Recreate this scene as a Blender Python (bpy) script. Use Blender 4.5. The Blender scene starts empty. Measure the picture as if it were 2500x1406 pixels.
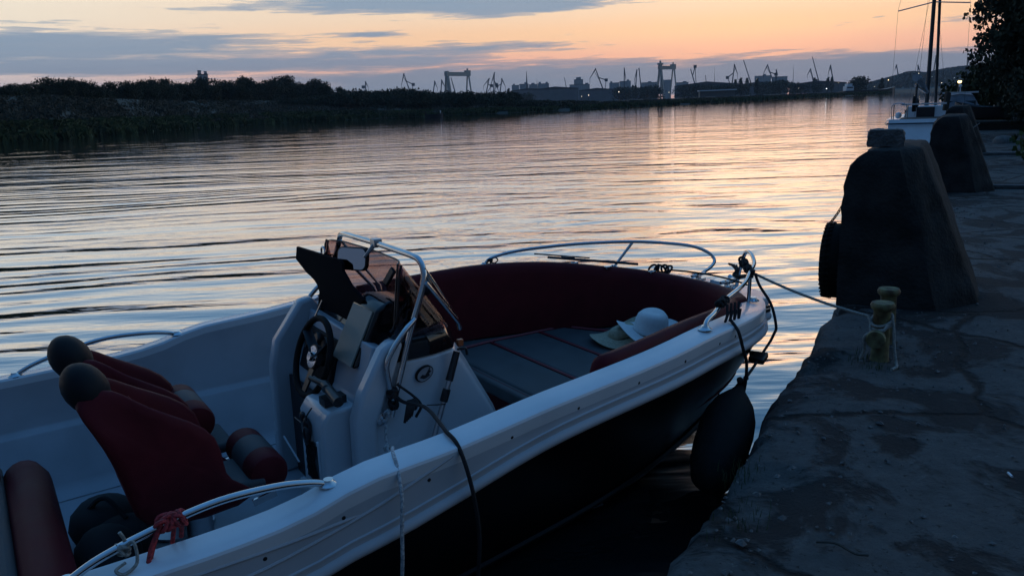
import bpy, bmesh, math, random
from math import sin, cos, pi, radians, sqrt, atan2, tan, atan
from mathutils import Vector as V, Matrix, noise as mnoise
random.seed(7)
scn = bpy.context.scene
COL = scn.collection

# ------------------------------------------------------------------ camera
HC, FPX, CX, CY, HY, SL = 2.0, 1950.0, 1250.0, 703.0, 259.0, 0.04
roll = atan(SL)
pitch = atan((CY-HY)*cos(roll)/FPX)
Fw = V((0, cos(pitch), -sin(pitch))); R0 = V((1, 0, 0)); U0 = R0.cross(Fw)
Xc = R0*cos(roll)-U0*sin(roll); Yc = R0*sin(roll)+U0*cos(roll)
CAM = V((0, 0, HC))
def ray(px, py): return Fw+Xc*((px-CX)/FPX)-Yc*((py-CY)/FPX)
def on_z(px, py, z=0.0):                 # point of the sight line at height z
    r = ray(px, py); return CAM+r*((z-HC)/r.z)
def at_d(px, py, d):                     # point of the sight line at depth d
    r = ray(px, py); return CAM+r*(d/r.y)
cam = bpy.data.cameras.new('camera'); camo = bpy.data.objects.new('camera', cam); COL.objects.link(camo)
m = Matrix.Identity(4)
for i in range(3):
    m[i][0] = Xc[i]; m[i][1] = Yc[i]; m[i][2] = -Fw[i]; m[i][3] = CAM[i]
camo.matrix_world = m
cam.sensor_width = 36; cam.lens = 36*FPX/2500; cam.clip_start = .05; cam.clip_end = 12000
scn.camera = camo
scn.view_settings.view_transform = 'Standard'; scn.view_settings.look = 'None'
scn.view_settings.exposure = .3; scn.view_settings.gamma = 1
scn.render.engine = 'CYCLES'
scn.cycles.use_denoising = True
scn.cycles.max_bounces = 8; scn.cycles.volume_bounces = 0; scn.cycles.transparent_max_bounces = 12
scn.cycles.caustics_reflective = False; scn.cycles.caustics_refractive = False

# ------------------------------------------------------------------ materials
def nodes(mt):
    mt.use_nodes = True; nt = mt.node_tree; nt.nodes.clear(); return nt
def N(nt, t, **k):
    n = nt.nodes.new(t)
    for a, b in k.items():
        if a.startswith('i_'): n.inputs[a[2:].replace('_', ' ')].default_value = b
        else: setattr(n, a, b)
    return n
def LK(nt, a, ao, b, bi): nt.links.new(a.outputs[ao], b.inputs[bi])
def c4(c): return (c[0], c[1], c[2], 1)
def mat(name, col, rough=.5, metal=0., var=.25, vscale=6., bump=0., bscale=60., coat=0., col2=None, spec=.5, detail=4):
    mt = bpy.data.materials.new(name); nt = nodes(mt)
    o = N(nt, 'ShaderNodeOutputMaterial'); p = N(nt, 'ShaderNodeBsdfPrincipled')
    LK(nt, p, 0, o, 0)
    p.inputs['Roughness'].default_value = rough; p.inputs['Metallic'].default_value = metal
    p.inputs['Coat Weight'].default_value = coat; p.inputs['Coat Roughness'].default_value = .08
    p.inputs['Specular IOR Level'].default_value = spec
    tc = N(nt, 'ShaderNodeTexCoord')
    nz = N(nt, 'ShaderNodeTexNoise'); nz.inputs['Scale'].default_value = vscale; nz.inputs['Detail'].default_value = detail
    LK(nt, tc, 'Object', nz, 'Vector')
    rp = N(nt, 'ShaderNodeValToRGB')
    c2 = col2 if col2 else tuple(x*(1-var) for x in col)
    rp.color_ramp.elements[0].position = .35; rp.color_ramp.elements[0].color = c4(c2)
    rp.color_ramp.elements[1].position = .65; rp.color_ramp.elements[1].color = c4(col)
    LK(nt, nz, 'Fac', rp, 'Fac'); LK(nt, rp, 'Color', p, 'Base Color')
    mr = N(nt, 'ShaderNodeMapRange'); mr.inputs['To Min'].default_value = max(.02, rough*.8); mr.inputs['To Max'].default_value = min(1, rough*1.25)
    LK(nt, nz, 'Fac', mr, 'Value'); LK(nt, mr, 0, p, 'Roughness')
    if bump:
        n2 = N(nt, 'ShaderNodeTexNoise'); n2.inputs['Scale'].default_value = bscale; n2.inputs['Detail'].default_value = 3
        LK(nt, tc, 'Object', n2, 'Vector')
        b = N(nt, 'ShaderNodeBump'); b.inputs['Strength'].default_value = 1.0; b.inputs['Distance'].default_value = bump
        LK(nt, n2, 'Fac', b, 'Height'); LK(nt, b, 0, p, 'Normal')
    return mt
def emit(name, col, s):
    mt = bpy.data.materials.new(name); nt = nodes(mt)
    o = N(nt, 'ShaderNodeOutputMaterial'); e = N(nt, 'ShaderNodeEmission'); e.inputs[0].default_value = c4(col); e.inputs[1].default_value = s
    LK(nt, e, 0, o, 0); return mt

M = {}
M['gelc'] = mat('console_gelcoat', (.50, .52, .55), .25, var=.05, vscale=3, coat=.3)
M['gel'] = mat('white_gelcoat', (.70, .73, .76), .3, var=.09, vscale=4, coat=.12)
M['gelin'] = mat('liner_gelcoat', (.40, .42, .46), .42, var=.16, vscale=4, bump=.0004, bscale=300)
M['band'] = mat('shaded_white_gelcoat', (.44, .465, .50), .42, var=.10, vscale=4)  # same white gelcoat, hull-side shading put into a darker colour
M['hull'] = mat('black_gelcoat', (.005, .005, .006), .35, var=.3, vscale=5, spec=.12)
M['steel'] = mat('stainless_steel', (.62, .62, .63), .12, 1, var=.1, vscale=12)
M['red'] = mat('wine_red_vinyl', (.105, .011, .016), .55, var=.18, vscale=9, bump=.0012, bscale=420, spec=.12)
M['grey'] = mat('grey_vinyl', (.075, .08, .086), .6, var=.2, vscale=9, bump=.0012, bscale=420, spec=.25)
M['pipe'] = mat('red_piping', (.20, .015, .025), .5, var=.1)
M['dgrey'] = mat('charcoal_vinyl', (.018, .019, .021), .5, var=.2, vscale=9, bump=.001, bscale=380, spec=.08)
M['black'] = mat('black_plastic', (.014, .014, .016), .35, var=.3, vscale=12)
M['gloss'] = mat('glossy_black_plastic', (.009, .009, .011), .09, var=.3, vscale=4)
M['matt'] = mat('matt_black_board', (.010, .010, .012), .7, var=.3, vscale=6, spec=.02)
M['rubber'] = mat('black_rubber', (.014, .014, .014), .75, var=.4, vscale=25, bump=.002, bscale=90, spec=.12)
M['screen'] = mat('dull_screen_cover', (.24, .25, .22), .5, var=.08, vscale=4)
M['mirror'] = mat('mirror_glass', (.8, .82, .84), .02, 1, var=.02)
M['amber'] = mat('amber_plastic', (.35, .09, .03), .3, var=.1)
M['alu'] = mat('brushed_aluminium', (.5, .51, .53), .35, 1, var=.12, vscale=30)
M['ropeb'] = mat('black_rope', (.012, .012, .014), .85, var=.4, vscale=120, bump=.003, bscale=160)
M['ropew'] = mat('white_flecked_rope', (.55, .56, .56), .85, vscale=95, col2=(.2, .21, .23), bump=.003, bscale=160)
M['roper'] = mat('red_flecked_rope', (.5, .045, .05), .85, vscale=80, col2=(.16, .02, .025), bump=.003, bscale=160)
M['ropeg'] = mat('pale_grey_rope', (.36, .35, .31), .85, vscale=110, col2=(.2, .19, .17), bump=.003, bscale=160)
M['straw'] = mat('straw', (.50, .44, .31), .75, var=.35, vscale=70, bump=.003, bscale=150)
M['felt'] = mat('white_straw', (.72, .74, .74), .8, var=.08, vscale=70, bump=.002, bscale=190)
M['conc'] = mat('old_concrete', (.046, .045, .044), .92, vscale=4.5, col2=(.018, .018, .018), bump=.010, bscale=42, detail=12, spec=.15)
M['stone'] = mat('rough_stone', (.15, .145, .14), .85, vscale=9, col2=(.08, .08, .08), bump=.02, bscale=32, detail=8)
M['rust'] = mat('rusty_iron', (.05, .028, .018), .8, var=.6, vscale=30, bump=.002, bscale=90)
M['bitt'] = mat('peeling_green_paint', (.20, .185, .085), .65, vscale=22, col2=(.075, .045, .02), bump=.003, bscale=60, detail=8)
M['wood'] = mat('old_wood', (.06, .05, .04), .8, var=.4, vscale=8)
M['bark'] = mat('bark', (.05, .042, .035), .9, var=.5, vscale=14, bump=.01, bscale=30)
M['skin'] = mat('skin', (.35, .22, .16), .6, var=.1)
M['shirt'] = mat('grey_cotton', (.16, .17, .19), .9, var=.15, vscale=20)
M['cloth'] = mat('black_cotton', (.025, .025, .027), .9, var=.2, vscale=20)
M['hair'] = mat('dark_hair', (.03, .022, .018), .7, var=.2, vscale=40)
M['white'] = mat('white_paint', (.78, .80, .82), .3, var=.1, vscale=3, coat=.2)
M['dark'] = mat('dark_paint', (.03, .03, .035), .4, var=.2, vscale=4)
M['canvas'] = mat('pale_canvas', (.42, .44, .48), .85, var=.25, vscale=5, bump=.02, bscale=8)
M['tarp'] = mat('grey_boat_cover', (.2, .21, .24), .7, var=.35, vscale=4, bump=.02, bscale=7)
M['cranea'] = mat('weathered_crane_paint', (.055, .058, .062), .6, var=.3, vscale=.2)
M['gantry'] = mat('pale_gantry_paint', (.36, .32, .26), .6, var=.12, vscale=.1)
M['block'] = mat('panel_block_wall', (.26, .255, .25), .85, var=.15, vscale=.08)
M['roof'] = mat('flat_roof', (.07, .07, .075), .9, var=.2, vscale=.1)
M['shed'] = mat('shed_metal', (.19, .195, .2), .6, var=.2, vscale=.1)
M['shipm'] = mat('dark_ship_paint', (.03, .033, .038), .5, var=.3, vscale=.3)
M['lampw'] = emit('lit_white_lamp', (1, .87, .66), 2.6)
M['lampy'] = emit('lit_yellow_lamp', (1, .72, .32), 3.0)
M['lampc'] = emit('lit_cold_lamp', (.8, .9, 1), 2.6)
def leafmat(name, a, b, sc):
    return mat(name, a, .75, col2=b, vscale=sc, spec=.25)
M['leafd'] = leafmat('dark_leaves', (.048, .062, .040), (.028, .038, .026), .5)
M['leafm'] = leafmat('mid_leaves', (.050, .062, .028), (.028, .036, .018), .9)
M['leafg'] = leafmat('green_leaves', (.055, .095, .028), (.03, .05, .018), 2)
M['reed'] = leafmat('dry_grass_leaves', (.075, .075, .055), (.035, .04, .03), .12)
M['reedg'] = leafmat('reed_leaves', (.06, .085, .035), (.03, .045, .022), .2)
# tinted acrylic: real glass that lets light through, brownish
def tinted():
    mt = bpy.data.materials.new('tinted_acrylic'); nt = nodes(mt)
    o = N(nt, 'ShaderNodeOutputMaterial'); t = N(nt, 'ShaderNodeBsdfTransparent'); g = N(nt, 'ShaderNodeBsdfGlossy'); mx = N(nt, 'ShaderNodeMixShader')
    t.inputs[0].default_value = (.64, .53, .53, 1); g.inputs['Roughness'].default_value = .03
    g.inputs['Color'].default_value = (.8, .8, .85, 1)
    f = N(nt, 'ShaderNodeLayerWeight'); f.inputs[0].default_value = .5
    pw = N(nt, 'ShaderNodeMath', operation='POWER'); pw.inputs[1].default_value = 4; LK(nt, f, 'Facing', pw, 0)
    pm = N(nt, 'ShaderNodeMath', operation='MULTIPLY_ADD'); pm.inputs[1].default_value = .32; pm.inputs[2].default_value = .03; LK(nt, pw, 0, pm, 0); LK(nt, pm, 0, mx, 0); LK(nt, t, 0, mx, 1); LK(nt, g, 0, mx, 2); LK(nt, mx, 0, o, 0); return mt
M['tint'] = tinted()
def glassm():
    mt = bpy.data.materials.new('dark_window_glass'); nt = nodes(mt)
    o = N(nt, 'ShaderNodeOutputMaterial'); p = N(nt, 'ShaderNodeBsdfPrincipled'); LK(nt, p, 0, o, 0)
    p.inputs['Base Color'].default_value = (.02, .024, .03, 1); p.inputs['Roughness'].default_value = .05; return mt
M['glass'] = glassm()
# apartment wall with a grid of windows in the material (far away)
def blockmat():
    mt = mat('apartment_wall', (.46, .45, .44), .85, var=.12, vscale=.08); nt = mt.node_tree
    p = [n for n in nt.nodes if n.type == 'BSDF_PRINCIPLED'][0]; rp = [n for n in nt.nodes if n.type == 'VALTORGB'][0]
    tc = N(nt, 'ShaderNodeTexCoord'); mp = N(nt, 'ShaderNodeMapping'); mp.inputs['Rotation'].default_value = (radians(90), 0, 0)
    LK(nt, tc, 'Object', mp, 'Vector')
    bk = N(nt, 'ShaderNodeTexBrick'); bk.offset = 0; bk.inputs['Scale'].default_value = 1
    bk.inputs['Brick Width'].default_value = 5.2; bk.inputs['Row Height'].default_value = 3.4; bk.inputs['Mortar Size'].default_value = .95; bk.inputs['Mortar Smooth'].default_value = .0
    bk.inputs['Color1'].default_value = (.35, .35, .35, 1); bk.inputs['Color2'].default_value = (.5, .5, .5, 1); bk.inputs['Mortar'].default_value = (1, 1, 1, 1)
    LK(nt, mp, 0, bk, 'Vector')
    mx = N(nt, 'ShaderNodeMix', data_type='RGBA', blend_type='MULTIPLY'); mx.inputs[0].default_value = 1
    LK(nt, rp, 'Color', mx, 6); LK(nt, bk, 'Color', mx, 7); LK(nt, mx, 2, p, 'Base Color'); return mt
M['apart'] = blockmat()

# ------------------------------------------------------------------ mesh helper
def catmull(pts, n=6, closed=False):
    P = [V(p) for p in pts]; out = []; k = len(P); rng = range(k) if closed else range(k-1)
    for i in rng:
        p1, p2 = P[i], P[(i+1) % k]
        p0 = P[(i-1) % k] if closed or i > 0 else p1*2-p2
        p3 = P[(i+2) % k] if closed or i < k-2 else p2*2-p1
        for j in range(n):
            t = j/n
            out.append(.5*((2*p1)+(p2-p0)*t+(2*p0-5*p1+4*p2-p3)*t*t+(3*p1-p0-3*p2+p3)*t**3))
    if not closed: out.append(P[-1].copy())
    return out
class MB:
    def __init__(s): s.v = []; s.f = []; s.mi = []; s.m = 0
    def add(s, vs, fs):
        o = len(s.v); s.v += [tuple(x) for x in vs]; s.f += [tuple(i+o for i in f) for f in fs]; s.mi += [s.m]*len(fs); return s
    def box(s, c, d, R=None):
        c = V(c); vs = []
        for x in (-.5, .5):
            for y in (-.5, .5):
                for z in (-.5, .5):
                    p = V((x*d[0], y*d[1], z*d[2])); vs.append((R @ p if R else p)+c)
        return s.add(vs, [(0, 1, 3, 2), (4, 6, 7, 5), (0, 4, 5, 1), (2, 3, 7, 6), (0, 2, 6, 4), (1, 5, 7, 3)])
    def bar(s, a, b, w, h=None, w2=None):
        a, b = V(a), V(b); h = h or w; w2 = w2 or w; d = (b-a).normalized(); up = V((0, 0, 1)) if abs(d.z) < .95 else V((1, 0, 0))
        x = d.cross(up).normalized(); y = x.cross(d); k = w2/w
        vs = [a+x*w*.5*i+y*h*.5*j for i, j in ((-1, -1), (1, -1), (1, 1), (-1, 1))]+[b+(x*w*.5*i+y*h*.5*j)*k for i, j in ((-1, -1), (1, -1), (1, 1), (-1, 1))]
        return s.add(vs, [(3, 2, 1, 0), (4, 5, 6, 7), (0, 1, 5, 4), (1, 2, 6, 5), (2, 3, 7, 6), (3, 0, 4, 7)])
    def tube(s, pts, r, n=8, closed=False):
        P = [V(p) for p in pts]; k = len(P); rr = r if isinstance(r, (list, tuple)) else [r]*k
        T = []
        for i in range(k):
            a = P[(i-1) % k] if closed or i > 0 else P[i]; b = P[(i+1) % k] if closed or i < k-1 else P[i]
            t = b-a; T.append(t.normalized() if t.length > 1e-9 else V((0, 0, 1)))
        u = T[0].orthogonal().normalized(); vs = []
        for i in range(k):
            u = (u-T[i]*u.dot(T[i]))
            u = u.normalized() if u.length > 1e-6 else T[i].orthogonal().normalized()
            w = T[i].cross(u)
            vs += [P[i]+(u*cos(2*pi*j/n)+w*sin(2*pi*j/n))*rr[i] for j in range(n)]
        fs = []
        for i in range(k if closed else k-1):
            a, b = i*n, ((i+1) % k)*n
            fs += [(a+j, a+(j+1) % n, b+(j+1) % n, b+j) for j in range(n)]
        if not closed: fs += [tuple(range(n-1, -1, -1)), tuple(range((k-1)*n, k*n))]
        return s.add(vs, fs)
    def loft(s, rings, ring=True, cap=True):
        n = len(rings[0]); vs = [p for r in rings for p in r]; fs = []
        for i in range(len(rings)-1):
            a, b = i*n, (i+1)*n
            fs += [(a+j, a+(j+1) % n, b+(j+1) % n, b+j) for j in range(n if ring else n-1)]
        if cap and ring: fs += [tuple(range(n-1, -1, -1)), tuple(range((len(rings)-1)*n, len(rings)*n))]
        return s.add(vs, fs)
    def lathe(s, prof, c=(0, 0, 0), n=16, R=None):
        c = V(c); rings = []
        for r, z in prof:
            rings.append([(R @ V((r*cos(2*pi*j/n), r*sin(2*pi*j/n), z)) if R else V((r*cos(2*pi*j/n), r*sin(2*pi*j/n), z)))+c for j in range(n)])
        return s.loft(rings)
    def ball(s, c, r, n=14, R=None):
        r = r if isinstance(r, (tuple, list)) else (r, r, r); c = V(c); rings = []
        for i in range(n//2+1):
            a = -pi/2+pi*(i/(n//2))*.998+.003
            rings.append([(R @ V((r[0]*cos(a)*cos(2*pi*j/n), r[1]*cos(a)*sin(2*pi*j/n), r[2]*sin(a))) if R else V((r[0]*cos(a)*cos(2*pi*j/n), r[1]*cos(a)*sin(2*pi*j/n), r[2]*sin(a))))+c for j in range(n)])
        return s.loft(rings)
    def prism(s, poly, h0, h1, fn):         # poly of 2-D points, fn(a,b,h)->3-D
        n = len(poly); vs = [fn(a, b, h0) for a, b in poly]+[fn(a, b, h1) for a, b in poly]
        return s.add(vs, [tuple(range(n-1, -1, -1)), tuple(range(n, 2*n))]+[(i, (i+1) % n, n+(i+1) % n, n+i) for i in range(n)])
    def build(s, name, mats, parent=None, mw=None, bevel=0, seg=2, smooth=40, sub=0):
        me = bpy.data.meshes.new(name); me.from_pydata([tuple(x) for x in s.v], [], s.f)
        if not isinstance(mats, (list, tuple)): mats = [mats]
        for k in mats: me.materials.append(M[k] if isinstance(k, str) else k)
        me.polygons.foreach_set('material_index', s.mi)
        bm = bmesh.new(); bm.from_mesh(me); bmesh.ops.recalc_face_normals(bm, faces=bm.faces); bm.to_mesh(me); bm.free()
        if smooth:
            me.polygons.foreach_set('use_smooth', [True]*len(me.polygons)); me.set_sharp_from_angle(angle=radians(smooth))
        o = bpy.data.objects.new(name, me); COL.objects.link(o)
        if parent: o.parent = parent
        if mw is not None: o.matrix_world = mw
        if bevel:
            b = o.modifiers.new('bevel', 'BEVEL'); b.width = bevel; b.segments = seg; b.limit_method = 'ANGLE'; b.angle_limit = radians(35)
        if sub:
            b = o.modifiers.new('subdiv', 'SUBSURF'); b.levels = sub; b.render_levels = sub
        return o
def thing(name, label, cat, mw=None, group=None):
    o = bpy.data.objects.new(name, None); COL.objects.link(o); o.empty_display_size = .2
    if mw is not None: o.matrix_world = mw
    return tag(o, label, cat, group)
def tag(o, label=None, cat=None, group=None, kind=None):
    if label: o['label'] = label
    if cat: o['category'] = cat
    if group: o['group'] = group
    if kind: o['kind'] = kind
    return o
def copy_tree(o, mw):
    r = o.copy(); COL.objects.link(r); r.matrix_world = mw
    for ch in list(o.children):
        c = ch.copy(); COL.objects.link(c); c.parent = r
        for g in list(ch.children):
            d = g.copy(); COL.objects.link(d); d.parent = c
    return r
def MT(p, rz=0, s=1): return Matrix.Translation(V(p)) @ Matrix.Rotation(rz, 4, 'Z') @ Matrix.Scale(s, 4)
def pxs(a): return [V(x) for x in a]
def smooth01(t): t = max(0, min(1, t)); return t*t*(3-2*t)
def interp(x, tab):
    if x <= tab[0][0]: return tab[0][1]
    for (a, b), (c, d) in zip(tab, tab[1:]):
        if x <= c: return b+(d-b)*smooth01((x-a)/(c-a)) if False else b+(d-b)*(x-a)/(c-a)
    return tab[-1][1]
def spline(x, tab):                         # smooth table lookup
    k = len(tab)
    if x <= tab[0][0]: return tab[0][1]
    if x >= tab[-1][0]: return tab[-1][1]
    for i in range(k-1):
        a, b = tab[i], tab[i+1]
        if x <= b[0]:
            t = (x-a[0])/(b[0]-a[0]); p0 = tab[max(0, i-1)]; p3 = tab[min(k-1, i+2)]; h = b[0]-a[0]
            m1 = (b[1]-p0[1])/(b[0]-p0[0]); m2 = (p3[1]-a[1])/(p3[0]-a[0])
            return a[1]*(2*t**3-3*t*t+1)+m1*h*(t**3-2*t*t+t)+b[1]*(-2*t**3+3*t*t)+m2*h*(t**3-t*t)

# ------------------------------------------------------------------ sky (world) and sun
SUN_AZ = radians(17); SUN_EL = radians(2.0)
def build_world():
    w = bpy.data.worlds.new('World'); scn.world = w; w.use_nodes = True; nt = w.node_tree; nt.nodes.clear()
    out = N(nt, 'ShaderNodeOutputWorld'); bg = N(nt, 'ShaderNodeBackground'); LK(nt, bg, 0, out, 0)
    tc = N(nt, 'ShaderNodeTexCoord'); sx = N(nt, 'ShaderNodeSeparateXYZ'); LK(nt, tc, 'Generated', sx, 0)
    def math_(op, a, b=None, c=None):
        n = N(nt, 'ShaderNodeMath', operation=op)
        for i, q in enumerate((a, b, c)):
            if q is None: continue
            if isinstance(q, (int, float)): n.inputs[i].default_value = q
            else: nt.links.new(q, n.inputs[i])
        return n.outputs[0]
    def ramp(fac, els, interp='EASE'):
        r = N(nt, 'ShaderNodeValToRGB'); r.color_ramp.interpolation = interp
        while len(r.color_ramp.elements) < len(els): r.color_ramp.elements.new(.5)
        for e, (p, c) in zip(r.color_ramp.elements, els): e.position = p; e.color = c4(c) if not isinstance(c, float) else (c, c, c, 1)
        nt.links.new(fac, r.inputs[0]); return r.outputs[0]
    def mix(f, a, b, bt='MIX'):
        n = N(nt, 'ShaderNodeMix', data_type='RGBA', blend_type=bt)
        if isinstance(f, (int, float)): n.inputs[0].default_value = f
        else: nt.links.new(f, n.inputs[0])
        for i, q in ((6, a), (7, b)):
            if isinstance(q, tuple): n.inputs[i].default_value = c4(q)
            else: nt.links.new(q, n.inputs[i])
        return n.outputs[2]
    x, y, z = sx.outputs[0], sx.outputs[1], sx.outputs[2]
    el = math_('MAXIMUM', z, 0.0); az = math_('ARCTAN2', x, y)
    esq = math_('POWER', el, .5)            # stretch the low part of the ramp: position = sqrt(sin el)
    P = lambda d: sqrt(sin(radians(d)))
    warm = ramp(esq, [(0, (.25, .27, .34)), (P(1.6), (.46, .39, .41)), (P(3.0), (.86, .47, .35)), (P(4.6), (.88, .56, .35)), (P(6.5), (.82, .62, .45)),
                      (P(9), (.76, .67, .57)), (P(12), (.54, .59, .63)), (P(17), (.25, .40, .57)), (P(26), (.13, .29, .50)), (P(45), (.075, .23, .48)), (P(80), (.04, .16, .40))])
    cool = ramp(esq, [(0, (.24, .30, .40)), (P(1.6), (.34, .38, .48)), (P(3.0), (.64, .55, .54)), (P(4.6), (.78, .66, .55)), (P(6.5), (.80, .71, .58)),
                      (P(9), (.76, .73, .66)), (P(12), (.48, .57, .64)), (P(17), (.25, .40, .57)), (P(26), (.13, .29, .50)), (P(45), (.075, .23, .48)), (P(80), (.04, .16, .40))])
    east = ramp(esq, [(0, (.025, .04, .07)), (P(8), (.03, .05, .10)), (P(25), (.02, .055, .12)), (P(50), (.03, .105, .25)), (P(80), (.04, .16, .41))])
    da = math_('SUBTRACT', az, SUN_AZ)
    ca = math_('COSINE', da)
    hot = ramp(math_('MULTIPLY_ADD', ca, .5, .5), [(.80, 0.0), (.985, 1.0)])
    col = mix(hot, cool, warm)
    back = ramp(math_('MULTIPLY_ADD', ca, .5, .5), [(.15, 0.0), (.80, 1.0)])
    col = mix(back, east, col)
    # real sky model adds its own gradient high up
    sk = N(nt, 'ShaderNodeTexSky', sky_type='NISHITA'); sk.sun_disc = False; sk.sun_elevation = SUN_EL; sk.sun_rotation = SUN_AZ
    sm = mix(1.0, sk.outputs[0], (.010, .010, .010), 'MULTIPLY')
    col = mix(1.0, col, sm, 'ADD')
    # clouds: thin streaks stretched along the horizon
    def cl_noise(sa, se, seed, detail=5, rough=.55, dist=.4):
        cv = N(nt, 'ShaderNodeCombineXYZ'); nt.links.new(math_('MULTIPLY', az, sa), cv.inputs[0]); nt.links.new(math_('MULTIPLY', el, se), cv.inputs[1]); cv.inputs[2].default_value = seed
        n = N(nt, 'ShaderNodeTexNoise'); n.inputs['Scale'].default_value = 1; n.inputs['Detail'].default_value = detail; n.inputs['Roughness'].default_value = rough; n.inputs['Distortion'].default_value = dist
        LK(nt, cv, 0, n, 'Vector'); return n.outputs[0]
    n1 = cl_noise(5, 62, 3.1); n2 = cl_noise(11, 150, 8.7, 5, .6, .6); n3 = cl_noise(22, 420, 1.9, 4, .6, .3)
    nn = math_('ADD', math_('MULTIPLY', n1, .34), math_('ADD', math_('MULTIPLY', n2, .38), math_('MULTIPLY', n3, .28)))
    # fields where cloud gathers: (azimuth, elevation, half widths, weight)
    tot = None
    for a, e, ra, re, wt in ((-.07, .123, .18, .013, .38), (.04, .113, .10, .007, .22), (-.50, .082, .24, .014, .26), (-.64, .074, .30, .012, .24), (-.44, .1375, .12, .005, .30), (-.22, .062, .26, .010, .20), (.10, .046, .22, .008, .14),
                             (.26, .024, .40, .012, .28), (-.30, .016, .8, .010, .34), (.50, .028, .3, .013, .26), (.56, .070, .13, .005, .16), (-.15, .088, .04, .003, .22), (-.42, .056, .30, .006, .30), (-.12, .038, .22, .009, .28), (-.02, .070, .16, .005, .12), (-.5, .104, .14, .003, .1)):
        dx = math_('DIVIDE', math_('SUBTRACT', az, a), ra); dy = math_('DIVIDE', math_('SUBTRACT', el, e), re)
        r2 = math_('ADD', math_('MULTIPLY', dx, dx), math_('MULTIPLY', dy, dy))
        g = math_('MULTIPLY', math_('EXPONENT', math_('MULTIPLY', r2, -1.0)), wt)
        tot = g if tot is None else math_('ADD', tot, g)
    cov = math_('ADD', nn, tot)
    mask = ramp(cov, [(.60, 0.0), (.635, .55), (.74, 1.0)], 'LINEAR')
    fade = ramp(el, [(.0, 1.0), (.16, 1.0), (.32, .25)], 'LINEAR')
    mask = math_('MULTIPLY', mask, fade)
    ccol = ramp(el, [(0, (.13, .19, .29)), (.035, (.18, .24, .33)), (.075, (.15, .26, .385)), (.13, (.15, .28, .42)), (.3, (.12, .27, .46))], 'LINEAR')
    ccol = mix(math_('MULTIPLY', n2, .5), ccol, (.34, .36, .42))
    ccol = mix(back, mix(1.0, ccol, (.3, .3, .35), 'MULTIPLY'), ccol)
    fin = mix(math_('MULTIPLY', mask, .9), col, ccol)
    nt.links.new(fin, bg.inputs[0]); bg.inputs[1].default_value = 1.0
build_world()
sl_ = bpy.data.lights.new('sun', 'SUN'); sl_.energy = .03; sl_.angle = radians(14); sl_.color = (1, .62, .38)
so = bpy.data.objects.new('sun', sl_); COL.objects.link(so)
so.rotation_euler = V((sin(SUN_AZ)*cos(SUN_EL), cos(SUN_AZ)*cos(SUN_EL), sin(SUN_EL))).to_track_quat('Z', 'Y').to_euler()
so.location = (30, 100, 40)

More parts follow.
